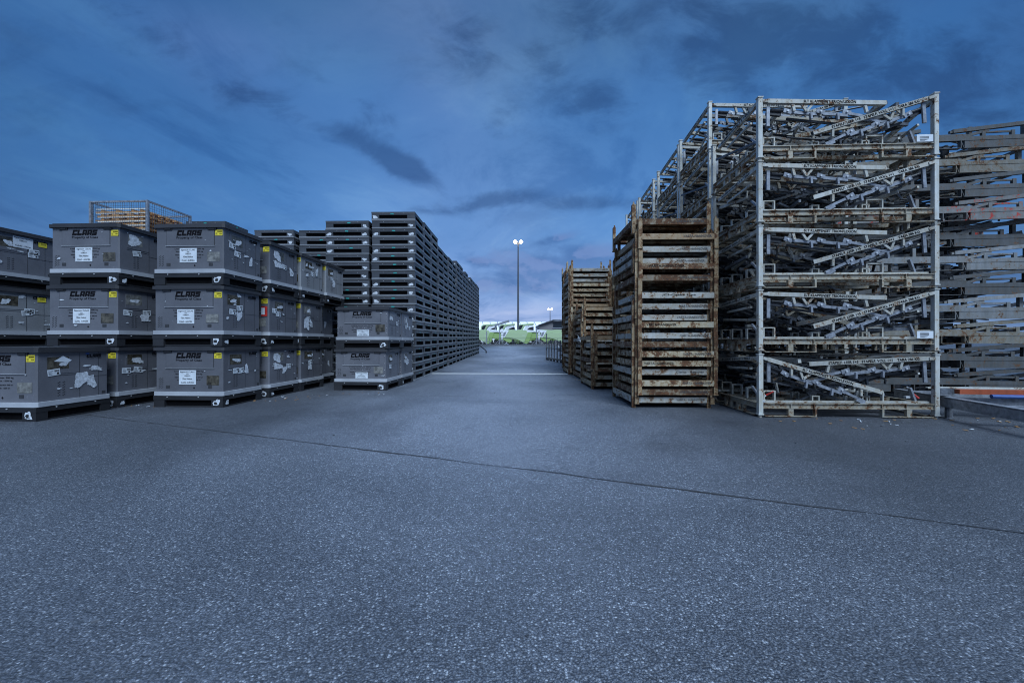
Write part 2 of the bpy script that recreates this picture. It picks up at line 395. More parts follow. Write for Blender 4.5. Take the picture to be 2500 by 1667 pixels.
# ------------------------------------------------------------------ lettering
_tc = {}
def text_geo(s, shear=0.0, bold=0.0):
    key = (s, shear, bold)
    if key in _tc: return _tc[key]
    cu = bpy.data.curves.new('t', 'FONT'); cu.body = s; cu.size = 1; cu.shear = shear; cu.offset = bold
    cu.resolution_u = 2
    o = bpy.data.objects.new('t', cu); COL.objects.link(o)
    bpy.context.view_layer.update()
    me = bpy.data.meshes.new_from_object(o.evaluated_get(bpy.context.evaluated_depsgraph_get()))
    vs = [tuple(v.co) for v in me.vertices]; fs = [tuple(p.vertices) for p in me.polygons]
    bpy.data.objects.remove(o, do_unlink=True); bpy.data.curves.remove(cu); bpy.data.meshes.remove(me)
    xs = [v[0] for v in vs]; ys = [v[1] for v in vs]
    bb = (min(xs), max(xs), min(ys), max(ys))
    _tc[key] = (vs, fs, bb); return _tc[key]
def put_text(mb, s, place, u0, u1, v0, v1, shear=0.0, bold=0.0, mi=0):
    """place(u,v) -> 3D; the text fills the rectangle"""
    vs, fs, bb = text_geo(s, shear, bold)
    out = []
    for x, y, _ in vs:
        u = u0 + (x - bb[0]) / (bb[1] - bb[0]) * (u1 - u0); v = v0 + (y - bb[2]) / (bb[3] - bb[2]) * (v1 - v0)
        out.append(place(u, v))
    mb.add(out, fs, mi)
GL = {'C': [(0, 0, .36, 1), (.36, .66, 1, 1), (.36, 0, 1, .34)],
      'L': [(0, 0, .36, 1), (.36, 0, .98, .34)],
      'A': [(0, 0, .36, 1), (.62, 0, .98, 1), (.36, .70, .62, 1), (.36, .22, .62, .46)],
      'S': [(0, .68, 1, 1), (0, .40, .36, .68), (.36, .40, 1, .60), (.66, .32, 1, .40), (0, 0, 1, .32)]}
def put_logo(mb, place, u0, u1, v0, v1, mi=0):
    tot = 5 * 1.08 + .25; su = (u1 - u0) / tot; sv = v1 - v0
    for i, ch in enumerate('CLAAS'):
        for a, b, c, d in GL[ch]:
            q = [(a, b), (c, b), (c, d), (a, d)]
            mb.add([place(u0 + (i * 1.08 + x + .28 * y) * su, v0 + y * sv) for x, y in q], [(0, 1, 2, 3)], mi)
def rect(mb, place, u0, u1, v0, v1, mi=0, ang=0.0):
    cu, cv = (u0 + u1) / 2, (v0 + v1) / 2; c, s_ = math.cos(ang), math.sin(ang)
    mb.add([place(cu + (u - cu) * c - (v - cv) * s_, cv + (u - cu) * s_ + (v - cv) * c) for u, v in ((u0, v0), (u1, v0), (u1, v1), (u0, v1))], [(0, 1, 2, 3)], mi)
def blob(mb, place, cu, cv, ru, rv, seed, n=30, jag=.28, mi=0):
    r = random.Random(seed); pts = []
    ph = [r.uniform(0, 6.28) for _ in range(4)]
    for i in range(n):
        t = 2 * math.pi * i / n
        sq = 1 / max(abs(math.cos(t)), abs(math.sin(t))) ** .6
        k = sq * (1 - jag * r.random()) * (1 + .18 * math.sin(2 * t + ph[0]) + .14 * math.sin(3 * t + ph[1]))
        pts.append(place(cu + ru * k * math.cos(t), cv + rv * k * math.sin(t)))
    c = place(cu, cv)
    mb.add([c] + pts, [(0, 1 + i, 1 + (i + 1) % n) for i in range(n)], mi)

# ------------------------------------------------------------------ ground
def g(y): return 0.0 if y < 11 else (0.0125 * (y - 11) if y < 52 else 0.0125 * 41)
gm = MB()
ys = [-60, -10, 0, 4, 8, 11, 20, 35, 52, 70, 120, 300, 1500]
xs = [-1500, -60, -15, 0, 15, 60, 1500]
gm.add([(x, y, g(y)) for y in ys for x in xs], [(j * 7 + i, j * 7 + i + 1, j * 7 + i + 8, j * 7 + i + 7) for j in range(len(ys) - 1) for i in range(6)])
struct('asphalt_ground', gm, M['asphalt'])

def ribbon(pts, w, z, jit, seed):
    r = random.Random(seed); mb = MB(); vs = []
    n = 60; P = []
    for i in range(len(pts) - 1):
        for k in range(n):
            t = k / n; P.append((pts[i][0] + (pts[i + 1][0] - pts[i][0]) * t, pts[i][1] + (pts[i + 1][1] - pts[i][1]) * t))
    P.append(pts[-1]); dx = pts[-1][0] - pts[0][0]; dy = pts[-1][1] - pts[0][1]; l = math.hypot(dx, dy); nx, ny = -dy / l, dx / l
    off = 0
    for x, y in P:
        off = off * .8 + r.uniform(-jit, jit); ww = w * r.uniform(.45, 1.5) * (.6 + .4 * math.sin(x * 1.3) ** 2)
        for s_ in (-1, 1):
            a, b = x + nx * (off + s_ * ww / 2), y + ny * (off + s_ * ww / 2); vs.append((a, b, g(b) + z))
    mb.add(vs, [(2 * i, 2 * i + 1, 2 * i + 3, 2 * i + 2) for i in range(len(P) - 1)]); return mb
struct('tar_seam', ribbon([(-6.9, 6.11), (-6.49, 5.95), (2.89, 2.25), (6.0, 1.02)], .019, .004, .011, 3), M['tar'])
struct('ground_joint', ribbon([(-4.2, 8.05), (0.4, 7.75), (2.2, 8.4)], .012, .004, .006, 4), M['tarfaint'])
lm = MB(); lm.add([(-3.2, 13.0, g(13.0) + .004), (2.05, 12.86, g(12.86) + .004), (2.05, 13.06, g(13.06) + .004), (-3.2, 13.20, g(13.2) + .004)], [(0, 1, 2, 3)])
struct('road_marking', lm, M['marking'])
# splinters, leaves and scraps blown against the piles
lm = MB(); r = random.Random(21)
for i in range(150):
    if i % 2: x = r.uniform(-7.5, -2.6); y = 6.1 + (x + 7.5) * .48 + r.uniform(-.5, .25)
    else: x = r.uniform(1.6, 7.0); y = (12.0 - (x - 1.6) * 3.0 if x < 3.4 else 5.5) + r.uniform(-.7, .1)
    s_ = r.uniform(.012, .05); a = r.uniform(0, 3.14)
    lm.bar((x, y, g(y) + .008), (x + math.cos(a) * s_, y + math.sin(a) * s_, g(y) + .008 + r.uniform(0, .008)), s_ * r.uniform(.15, .6), .006, r.choice((0, 0, 1, 2)))
tag(obj('yard_debris', lm, [M['wood'], M['galvd'], M['torn']]), 'small splinters, leaves and paper scraps blown along the bases of the piles', 'debris', kind='stuff')
# a few bits of litter lying about
lm = MB(); r = random.Random(12)
for i in range(90):
    x = r.uniform(-7, 7); y = r.uniform(1.2, 12); s_ = r.uniform(.004, .012)
    lm.bar((x, y, s_ * .4), (x + r.uniform(-1, 1) * s_ * 2, y + s_ * 1.5, s_ * .4), s_, s_ * .8)
tag(obj('pebbles', lm, M['galvd']), 'loose grit and pebbles scattered over the asphalt', 'pebbles', kind='stuff')

# ------------------------------------------------------------------ grey container boxes
BW, BD = 1.20, 0.97
class BoxKit: pass
def box_kit(H, low):
    """shared meshes of one kind of box; H = stacking pitch, low=True: the shorter kind with riveted corners"""
    k = BoxKit(); k.H = H
    hw, hd = BW / 2, BD / 2
    zb0, zb1 = .19, .255       # band
    zt = H - .075              # lid underside
    ins = .028
    k.front = lambda u, v, o=.0: (-hw + u, -hd + ins - o, v)
    k.side = lambda u, v, o=.0: (hw - ins + o, -hd + u, v)
    # body
    b = MB(); c = .018; a, d = hw - ins, hd - ins
    b.prism([(-a + c, -d), (a - c, -d), (a, -d + c), (a, d - c), (a - c, d), (-a + c, d), (-a, d - c), (-a, -d + c)], 'z', zb1 - .01, zt)
    fo, so = (lambda u, v: k.front(u, v, .0025)), (lambda u, v: k.side(u, v, .0025))
    f2, s2 = (lambda u, v: k.front(u, v, .004)), (lambda u, v: k.side(u, v, .004))
    # door panel: proud slab with a ledge line
    dz = zt - .285
    b.box(-hw + .215, -hw + 1.02, -d - .006, -d + .01, dz, zt - .004)
    b.box(-hw + .20, -hw + 1.035, -d - .012, -d + .01, dz - .012, dz - .004, 2)
    b.box(-hw + .208, -hw + .2135, -d - .003, -d + .01, dz, zt - .004, 1)
    b.box(-hw + 1.0215, -hw + 1.027, -d - .003, -d + .01, dz, zt - .004, 1)
    # side seams and stiffening pads
    for (u0, u1, v0, v1, m_) in ((.545, .549, zb1, zt - .01, 1), (.16, .545, zt - .33, zt - .326, 1), (.80, .803, zb1, zt - .01, 1), (.55, .94, zb1 + .30, zb1 + .303, 1)):
        b.box(a - .01, a + .0025, -hd + u0, -hd + u1, v0, v1, m_)
    b.box(a - .01, a + .004, -hd + .16, -hd + .54, zt - .30, zt - .05, 0)
    # grids of embossed dashes
    for ox, ov in ((.085, zb1 + .055),):
        for cx in (0, .045):
            for cy in range(6):
                for dx_, dy_ in ((0, 0), (.018, .010)):
                    rect(b, fo, ox + cx + dx_, ox + cx + dx_ + .014, ov + cy * .030 + dy_, ov + cy * .030 + dy_ + .011, 1)
                    rect(b, so, .27 + cx * 1.3 + dx_, .27 + cx * 1.3 + dx_ + .014, ov + cy * .036 + dy_, ov + cy * .036 + dy_ + .012, 1)
    for u, v in ((.21, .055), (.93, .055)):
        b.box(-hw + u, -hw + u + .065, -d - .004, -d + .01, zb1 + v, zb1 + v + .048, 1)
    b.box(a - .01, a + .003, -hd + .85, -hd + .90, zb1 + .02, zb1 + .06, 1)
    if low:
        for u in (.05, 1.15, .44, .66):
            for v in (.08, .20, .34, .50):
                if zb1 + v < zt and (u in (.05, 1.15) or v > .19):
                    x, y, z = k.front(u, zb1 + v, .0); b.tube((x, y - .009, z), (x, y + .004, z), .007, n=6, mi=3)
    k.body = b.mesh('body', [M['box'], M['groove'], M['band'], M['bolt']])
    k.bodypale = k.body.copy(); k.bodypale.materials[0] = M['boxpale']
    # band
    b = MB(); c = .03
    b.prism([(-hw + c, -hd), (hw - c, -hd), (hw, -hd + c), (hw, hd - c), (hw - c, hd), (-hw + c, hd), (-hw, hd - c), (-hw, -hd + c)], 'z', zb0, zb1)
    k.band = b.mesh('band', [M['band']])
    # lid
    b = MB(); e = .006
    b.prism([(-hw + c - e, -hd - e), (hw - c + e, -hd - e), (hw + e, -hd + c - e), (hw + e, hd - c + e), (hw - c + e, hd + e), (-hw + c - e, hd + e), (-hw - e, hd - c + e), (-hw - e, -hd + c - e)], 'z', H - .075, H - .022)
    b.prism([(-hw + c + .02, -hd + .02), (hw - c - .02, -hd + .02), (hw - .02, -hd + c + .02), (hw - .02, hd - c - .02), (hw - c - .02, hd - .02), (-hw + c + .02, hd - .02), (-hw + .02, hd - c - .02), (-hw + .02, -hd + c + .02)], 'z', H - .022, H - .004)
    k.lid = b.mesh('lid', [M['lid']])
    # base pallet
    b = MB(); q = .008
    b.box(-hw + q, hw - q, -hd + q, hd - q, .12, zb0)
    for x0, x1 in ((-hw + q, -hw + .20), (hw - .21, hw - q)):
        for y0, y1 in ((-hd + q, -hd + .15), (hd - .15, hd - q)):
            b.box(x0 + .004, x1 - .004, y0 + .003, y1 - .003, .0, .12)
    b.box(-hw + .035, hw - .035, -hd + .155, hd - .155, .024, .118, 2); b.box(-hw + .205, hw - .215, -hd + .05, hd - .05, .024, .118, 2)  # black blocks filling the slots stand in for the shade inside
    for y0 in (-hd + .03, hd - .06): b.box(-hw + .2, hw - .2, y0, y0 + .03, .0, .022)
    for x0 in (-hw + .03, hw - .06): b.box(x0, x0 + .03, -hd + .14, hd - .14, .0, .022)
    for u in (.25, .78):
        x = -hw + u; b.tube((x, -hd + q - .008, .168), (x, -hd + q + .004, .168), .009, n=6, mi=1)
    for u in (.24, .74):
        y = -hd + u; b.tube((hw - q - .004, y, .168), (hw - q + .008, y, .168), .009, n=6, mi=1)
    k.base = b.mesh('base', [M['base'], M['bolt'], M['slot_shade']])
    # latch
    b = MB(); b.box(-.072, .072, -.016, .012, -.036, 0); b.box(-.05, .05, -.022, -.016, -.028, -.008)
    k.latch = b.mesh('latch', [M['base']]); k.latchz = zt
    # front print
    b = MB(); pf = lambda u, v: k.front(u, v, .009)
    put_logo(b, pf, .385, .825, zt - .125, zt - .035)
    k.logo = b.mesh('logo', [M['ink']]); b = MB()
    put_text(b, 'Property of Claas', pf, .385, .825, zt - .185, zt - .138, bold=.012)
    k.owner = b.mesh('lettering', [M['ink']]); b = MB()
    pf = lambda u, v: k.front(u, v, .0035)
    k.lines = []
    lines = ['Loading capacity: max. 500 kg', 'Stackable load: max. 1250 kg', 'Максимальная загрузка: 500 кг', 'Штабелирование: 1250 кг']
    for i, t_ in enumerate(lines):
        wv = (.50, .46, .48, .40)[i] * (1.0 if not low else .98); c0 = .60
        b = MB(); put_text(b, t_, pf, c0 - wv / 2, c0 + wv / 2, zt - .355 - .043 * i - (i > 1) * .012, zt - .330 - .043 * i - (i > 1) * .012, bold=.016)
        k.lines.append(b.mesh('lettering', [M['ink']]))
    b = MB()
    if low: rect(b, pf, .50, .575, zb1 + .030, zb1 + .036)
    if not low:

        b.add([pf(.69, zb1 + .045), pf(.705, zb1 + .062), pf(.69, zb1 + .079), pf(.675, zb1 + .062)], [(0, 1, 2, 3)])
    k.print = b.mesh('front_print', [M['ink']])
    b = MB(); ps = lambda u, v: k.side(u, v, .0035)
    put_logo(b, ps, .635, .845, zt - .088, zt - .040); put_text(b, 'Property of Claas', ps, .645, .84, zt - .112, zt - .096)
    k.sprint = b.mesh('side_print', [M['ink']])
    k.zt, k.zb1, k.low = zt, zb1, low
    # yellow label + its print (sub-part)
    b = MB(); L0 = 1.045
    def slab(bb, place, u0, u1, v0, v1):
        rect(bb, lambda u, v: place(u, v), u0, u1, v0, v1)
    slab(b, lambda u, v: k.front(u, v, .004), 1.045 if not low else 1.05, 1.17, zt - .13, zt - .035)
    k.yel = b.mesh('yellow_label', [M['yellow']])
    b = MB(); py = lambda u, v: k.front(u, v, .0055)
    rr = random.Random(2); u = 1.085
    while u < 1.16:
        w_ = rr.uniform(.002, .005); rect(b, py, u, u + w_, zt - .075, zt - .052); u += w_ + .0025
    put_text(b, '410738', py, 1.115, 1.16, zt - .108, zt - .092, bold=.02)
    for i in range(3): rect(b, py, 1.055, 1.085, zt - .09 - i * .012, zt - .087 - i * .012)
    k.yelp = b.mesh('label_print', [M['ink']])
    # paper label
    v1 = zt - .325 if not low else zb1 + .145; hgt = .235 if not low else .135
    u0, u1 = (.425, .715) if not low else (.48, .76)
    b = MB(); rect(b, lambda u, v: k.front(u, v, .0055), u0, u1, v1 - hgt, v1)
    k.pap = b.mesh('paper_label', [M['paper']])
    b = MB(); pp = lambda u, v: k.front(u, v, .007)
    W_ = u1 - u0
    for t_, a0, a1, q0, q1 in (('Eigentum CLAAS', .08, .92, .80, .93), ('12580510', .33, .67, .56, .66), ('Klima Heizbox', .22, .78, .34, .46), ('CLAAS - AURORA', .12, .88, .08, .20)):
        put_text(b, t_, pp, u0 + W_ * a0, u0 + W_ * a1, v1 - hgt * (1 - q0), v1 - hgt * (1 - q1), bold=.012)
    for q in (.72,): rect(b, pp, u0 + W_ * .43, u0 + W_ * .57, v1 - hgt * (1 - q), v1 - hgt * (1 - q) + .006)
    k.papp = b.mesh('label_print', [M['ink']])
    return k
K1 = box_kit(1.005, False); K2 = box_kit(0.925, True)

def barcode_sticker(place, u, v, w, h, seed, ang):
    a, b = MB(), MB(); rect(a, lambda p, q: place(p, q, .006), u, u + w, v, v + h, 0, ang)
    r = random.Random(seed); cu, cv = u + w / 2, v + h / 2; c, s_ = math.cos(ang), math.sin(ang)
    def pl(p, q): return place(cu + (p - cu) * c - (q - cv) * s_, cv + (p - cu) * s_ + (q - cv) * c, .0075)
    x = u + w * .55
    while x < u + w * .93:
        ww = r.uniform(.0015, .004); rect(b, pl, x, x + ww, v + h * .55, v + h * .85); x += ww + .002
    rect(b, pl, u + w * .72, u + w * .9, v + h * .14, v + h * .42)
    for i in range(4): rect(b, pl, u + w * .08, u + w * r.uniform(.35, .5), v + h * (.2 + .17 * i), v + h * (.24 + .17 * i))
    return a, b

def make_box(k, name, corner, z0, rot, label, seed, pale=False, gone=(), side_extra=None):
    """corner: front right lower corner (x, y)"""
    r = random.Random(seed)
    a = rot + r.uniform(-.010, .010); right = Vector((math.cos(a), -math.sin(a), 0)); dep = Vector((math.sin(a), math.cos(a), 0))
    c = Vector((corner[0], corner[1], z0)) - right * BW / 2 + dep * BD / 2
    t = empty(name, c, -a)
    tag(t, label, 'storage box', 'grey plastic storage boxes stacked on the yard')
    obj('body', k.bodypale if pale else k.body, None, t); obj('band', k.band, None, t)
    obj('lid', k.lid, None, t); obj('base', k.base, None, t)
    for u in (.24, .99):
        l = obj('latch', k.latch, None, t); l.location = (-BW / 2 + u, -BD / 2 + .028, k.latchz)
    obj('front_print', k.print, None, t); obj('logo', k.logo, None, t); obj('lettering', k.owner, None, t); [obj('lettering', me, None, t) for me in k.lines]; obj('side_print', k.sprint, None, t)
    if 'yellow' not in gone:
        y = obj('yellow_label', k.yel, None, t); y.location = (r.uniform(-.02, .008), 0, r.uniform(-.012, .004)); obj('label_print', k.yelp, None, y)
    if 'paper' not in gone:
        p = obj('paper_label', k.pap, None, t); p.location = (r.uniform(-.015, .015), 0, r.uniform(-.012, .012)); obj('label_print', k.papp, None, p)
    zt, zb = k.zt, k.zb1
    # document pouch on the front
    pm = MB(); rect(pm, lambda u, v: k.front(u, v, .005), .905, 1.115, zb + .12 + r.uniform(-.01, .01), zb + .27 + r.uniform(-.01, .01), 0, r.uniform(-.03, .03))
    obj('document_pouch', pm, M['pouchgrey'] if r.random() < .7 else M['pouch'], t)
    # dark film with torn sheet on the side
    su = .16 + r.uniform(-.03, .05)
    pm = MB(); rect(pm, lambda u, v: k.side(u, v, .005), su, su + r.uniform(.24, .30), zt - .24, zt - .07, 0, r.uniform(-.03, .03))
    obj('document_pouch', pm, M['pouch'] if r.random() < .8 else M['pouchgrey'], t)
    S_ = lambda u, v: k.side(u, v, .007); F_ = lambda u, v: k.front(u, v, .010)
    def one(*a):
        tm = MB(); blob(tm, *a); obj('torn_sticker', tm, M['torn'], t)
    one(S_, su + r.uniform(.08, .2), zt - .17, r.uniform(.05, .12), r.uniform(.025, .06), seed * 7 + 1)
    for i in range(r.randint(4, 10)):
        sz = r.choice((.006, .01, .014, .02, .035)); one(S_, r.uniform(.1, .9), r.uniform(zb + .12, zt - .04), sz * r.uniform(.8, 2.4), sz * r.uniform(.3, 1), seed * 31 + i, 12, .5)
    for i in range(r.randint(1, 4)):
        sz = r.choice((.006, .01, .018)); one(F_, r.uniform(.06, 1.14), r.uniform(zb + .03, zt - .05), sz * r.uniform(1, 3), sz * r.uniform(.5, 1), seed * 57 + i, 12, .5)
    if r.random() < .55: one(S_, r.uniform(.35, .75), r.uniform(zb + .2, zb + .35), r.uniform(.05, .09), r.uniform(.06, .1), seed * 5 + 3)
    # worn tag on the base corner block
    tm = MB(); blob(tm, lambda u, v: (-BW / 2 + u, -BD / 2 + .008 - .003, v), 1.085, .08, .060, .052, seed * 3 + 9, 34, .25)
    if r.random() < .5: one(lambda u, v: (BW / 2 - .008 + .003, -BD / 2 + u, v), .10, .07, .045, .035, seed * 3 + 19, 30, .4)
    obj('torn_sticker', tm, M['torn'], t)
    tm = MB(); q = lambda u, v: (-BW / 2 + u, -BD / 2 + .008 - .0045, v)
    for i in range(9): rect(tm, q, 1.05 + r.uniform(-.01, .03), 1.08 + r.uniform(0, .03), .045 + r.uniform(0, .05), .05 + r.uniform(0, .052))
    obj('sticker_print', tm, M['inkfaint'], t)
    # shipping stickers
    for i in range(r.randint(1, 2)):
        pl = k.side
        a_, b_ = barcode_sticker(pl, r.uniform(.1, .6), r.uniform(zb + .25, zb + .4) if not k.low else r.uniform(zb + .2, zb + .3), .15, .09, seed + i, r.uniform(-.15, .15))
        s_ = obj('shipping_sticker', a_, M['paper'], t); obj('sticker_print', b_, M['ink'], s_)
    if side_extra: side_extra(t, k)
    return t

ROT = R(2.5)
tn = math.tan(ROT)
def lv(i): return ('bottom box', 'middle box', 'top box')[i]
LEVN = ['bottom', 'middle', 'top']
def jit(s, a=.012): q = random.Random(s); return q.uniform(-a, a)
def blob_part(seed, cu, cv, ru, rv, m='torn'):
    def f(t, k):
        b = MB(); blob(b, lambda u, v: k.side(u, v, .008), cu, cv, ru, rv, seed, 46, .16); obj('torn_sticker', b, M[m], t)
    return f
# nearest box, single, cut by the left edge of the photograph
def near_extra(t, k):
    b = MB(); S_ = lambda u, v: k.side(u, v, .008)
    blob(b, S_, .56, k.zb1 + .27, .085, .12, 91, 60, .14); blob(b, S_, .76, k.zb1 + .42, .085, .045, 92, 50, .35)
    obj('torn_sticker', b, M['torn'], t)
    b = MB(); b.add([S_(.22, k.zt - .13), S_(.40, k.zt - .15), S_(.44, k.zt - .12), S_(.33, k.zt - .055)], [(0, 1, 2, 3)])
    obj('torn_sticker', b, M['paper'], t)
    b = MB(); rect(b, S_, .62, .67, k.zt - .045, k.zt - .02); obj('tape', b, M['blue'], t)
make_box(K1, 'storage_box', (-6.40, 5.35), 0, R(2.5), 'nearest grey box, standing single with a large round torn sticker on its side', 101, side_extra=near_extra, gone=('paper',))
# left edge stack
def edge_extra(t, k):
    b = MB(); rect(b, lambda u, v: k.side(u, v, .006), .34, .62, k.zt - .22, k.zt - .03); p = obj('paper_label', b, M['paper'], t)
    S_ = lambda u, v: k.side(u, v, .0075)
    for t_, a0, a1, q in (('Eigentum CLAAS', .36, .60, .065), ('12581111', .43, .53, .105), ('CLAAS - Pilsner', .37, .59, .195)):
        b = MB(); put_text(b, t_, S_, a0, a1, k.zt - q, k.zt - q + .024, bold=.012); obj('label_print', b, M['ink'], p)
def edge_yellow(t, k):
    b = MB(); rect(b, lambda u, v: k.side(u, v, .006), .70, .83, k.zt - .14, k.zt - .06); p = obj('yellow_label', b, M['yellow'], t)
    b = MB(); S_ = lambda u, v: k.side(u, v, .0075)
    for i in range(7): rect(b, S_, .74 + i * .011, .744 + i * .011, k.zt - .10, k.zt - .075)
    obj('label_print', b, M['ink'], p)
for i in range(3):
    make_box(K1, 'storage_box', (-8.62, 6.53 + jit(i)), i * 1.005, R(2.5), ['grey box on the ground hidden behind the nearest single box', 'middle grey box of the stack at the left edge, yellow side sticker',
             'top grey box at the left edge with a big white paper sheet on its side'][i], 110 + i, pale=i == 1,
             side_extra=(lambda t, k: (edge_extra(t, k), edge_yellow(t, k))) if i == 2 else edge_yellow)
S2L = ['bottom grey box in the narrow gap behind the nearest single box', 'middle grey box below the one standing before the wire cage', 'top grey box standing before the wire cage, torn white patch on its side']
for i in range(3):
    make_box(K1, 'storage_box', (-6.42 + (0, .02, .03)[i], 6.46 + jit(20 + i)), i * 1.005, R(2), S2L[i], 120 + i, gone=() if i else ('paper',),
             side_extra=blob_part(77, .27, K1.zt - .16, .11, .085) if i == 2 else None)
for i in range(3):
    make_box(K1, 'storage_box', (-4.72 + (0, .0, .02)[i], 6.5 + jit(30 + i)), i * 1.005, ROT, LEVN[i] + ' grey box of the three-high front stack facing the camera squarely', 130 + i)
def pale_extra(t, k):
    b = MB(); S_ = lambda u, v: k.side(u, v, .008)
    blob(b, S_, .66, k.zb1 + .42, .055, .10, 55, 40, .2); blob(b, S_, .27, k.zb1 + .30, .06, .035, 56, 40, .2); blob(b, S_, .25, k.zb1 + .52, .04, .04, 57, 30, .2); obj('torn_sticker', b, M['torn'], t)
def torn4(t, k):
    b = MB(); S_ = lambda u, v: k.side(u, v, .008)
    blob(b, S_, .25, k.zt - .17, .10, .09, 64, 40, .12); blob(b, S_, .28, k.zt - .34, .15, .07, 65, 50, .3); obj('torn_sticker', b, M['torn'], t)
def red5(t, k):
    b = MB(); rect(b, lambda u, v: k.front(u, v, .012), 1.03, 1.15, k.zt - .37, k.zt - .18); p = obj('red_tag', b, M['red'], t)
    b = MB(); rect(b, lambda u, v: k.front(u, v, .0135), 1.03, 1.10, k.zt - .34, k.zt - .21); obj('label_print', b, M['paper'], p)
def white5(t, k):
    b = MB(); S_ = lambda u, v: k.side(u, v, .008); blob(b, S_, .24, k.zb1 + .22, .10, .15, 71, 40, .2); obj('torn_sticker', b, M['torn'], t)
for j, (Z, nm) in enumerate(((7.62, 'second'), (8.63, 'third'), (9.63, 'last'))):
    for i in range(3):
        off = 0 if not (j == 2 and i < 2) else -.28
        lab = f'{LEVN[i]} grey box of the {nm} stack back in the long row beside the pallets'
        if j == 1 and i == 2: lab = 'paler grey box on top of the third stack, big black side logo'
        ex = torn4 if (j, i) in ((0, 0), (0, 2)) else red5 if (j, i) == (0, 1) else white5 if (j, i) == (1, 1) else pale_extra if (j, i) == (1, 2) else None
        if (j, i) == (0, 1): lab = 'middle grey box of the second stack back, red tag on its front'
        make_box(K1, 'storage_box', (-4.72 + .072 * (Z - 6.5) + off + jit(40 + j * 3 + i, .008), Z + jit(50 + i + j)), i * 1.005, ROT, lab, 140 + j * 3 + i, pale=(j == 1 and i == 2) or (j == 2 and i == 2), side_extra=ex)
for i in range(2):
    make_box(K2, 'storage_box', (-2.72 - .04 * (1 - i), 8.75), i * .925, R(3), LEVN[i] + ' riveted grey box of the two-high stack beside the driving lane', 170 + i,
             gone=('yellow',), side_extra=None)
    make_box(K2, 'storage_box', (-2.69 - .01 * (1 - i), 9.78), i * .925, R(3), LEVN[i] + ' riveted grey box squeezed between the two-high stack and the black pallets', 175 + i, gone=('yellow', 'paper'))

# ------------------------------------------------------------------ black pallets
PW, PD, PH = 1.2, .985, .233
def pallet_meshes():
    hw, hd = PW / 2, PD / 2
    b = MB()
    def ring(x0, x1, y0, y1, z0, z1, mi=0): b.box(x0, x1, y0, y1, z0, z1, mi)
    # upper tray, corner blocks, black fill that paints the shade in the slots
    b.box(-hw, hw, -hd, hd, .146, .196)
    for sx in (-1, 1):
        for sy in (-1, 1):
            x0, x1 = sorted((sx * hw, sx * (hw - .21))); y0, y1 = sorted((sy * hd, sy * (hd - .10)))
            b.box(x0 + .002, x1 - .002, y0 + .002, y1 - .002, .03, .146)
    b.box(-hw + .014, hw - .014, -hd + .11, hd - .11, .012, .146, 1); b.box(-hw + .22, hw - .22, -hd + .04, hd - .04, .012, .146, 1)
    deck = b
    b = MB()
    # bottom lip, bowed between the feet
    for sy in (-1, 1):
        pts = []
        n = 8
        top = [(-hw + PW * i / n, .034 + .004 * (abs(i - n / 2) < 3.1)) for i in range(n + 1)]
        b.prism([(p[0], p[1]) for p in top] + [(hw, .002), (-hw, .002)], 'y', sy * hd + (-.004 if sy < 0 else .004), sy * (hd - .06))
    for sx in (-1, 1):
        n = 8; top = [(-hd + PD * i / n, .034 + .008 * (abs(i - n / 2) < 3.1)) for i in range(n + 1)]
        b.prism(top + [(hd, .002), (-hd, .002)], 'x', sx * hw + (-.004 if sx < 0 else .004), sx * (hw - .06))
    lip = b.mesh('bottom_rail', [M['pallip']])
    b = MB(); b.box(-hw - .004, hw + .004, -hd - .004, hd + .004, .200, .228)
    for u in (-.28, .3): b.tube((u, -hd - .009, .186), (u, -hd + .003, .186), .007, n=6, mi=1)
    b.box(-hw - .006, hw + .006, -hd - .006, hd + .006, .196, .200, 2)
    lid = b.mesh('lid', [M['lid'], M['bolt'], M['pallip']])
    return deck.mesh('deck', [M['pal'], M['slot_shade']]), lip, lid
pd_, pl_, pt_ = pallet_meshes()
TAGS = []
for s_ in range(4):
    b = MB(); u = (-.03, .05, -.01, .1)[s_]
    rect(b, lambda p, q: (p, -PD / 2 - .003, q), u - .045, u + .045, .156, .186, 0, (0, .05, -.06, 0)[s_]); TAGS.append(b.mesh('tag', [M['teal']]))
STAG = []
for s_ in range(3):
    b = MB(); rect(b, lambda p, q: (PW / 2 + .003, p, q), -.04, .04, .154, .184, 0, (0, .08, -.05)[s_]); STAG.append(b.mesh('tag', [M['teal']]))
PST = []
for s_ in range(6):
    b = MB(); q = lambda p, v: (p, -PD / 2 - .001, v)
    if s_ % 3 != 1: blob(b, q, -.50, .085, .07, .042, 300 + s_, 20, (.15, .4, .25)[s_ % 3])
    if s_ % 3 != 0: blob(b, q, .49, .085, .07, .042, 340 + s_, 20, (.15, .4, .25)[s_ % 3])
    PST.append(b.mesh('torn_sticker', [M['torn']]))
def make_pallet_protos():
    out = []
    for v in range(6):
        t = empty('plastic_pallet')
        obj('deck', pd_, None, t); obj('bottom_rail', pl_, None, t); obj('lid', pt_, None, t)
        if v != 4: obj('tag', TAGS[v % 4], None, t)
        obj('torn_sticker', PST[v], None, t); obj('tag', STAG[v % 3], None, t)
        out.append(t)
    return out
protos = make_pallet_protos()
GP = 'black plastic pallets stacked in tall columns'
npal = 0
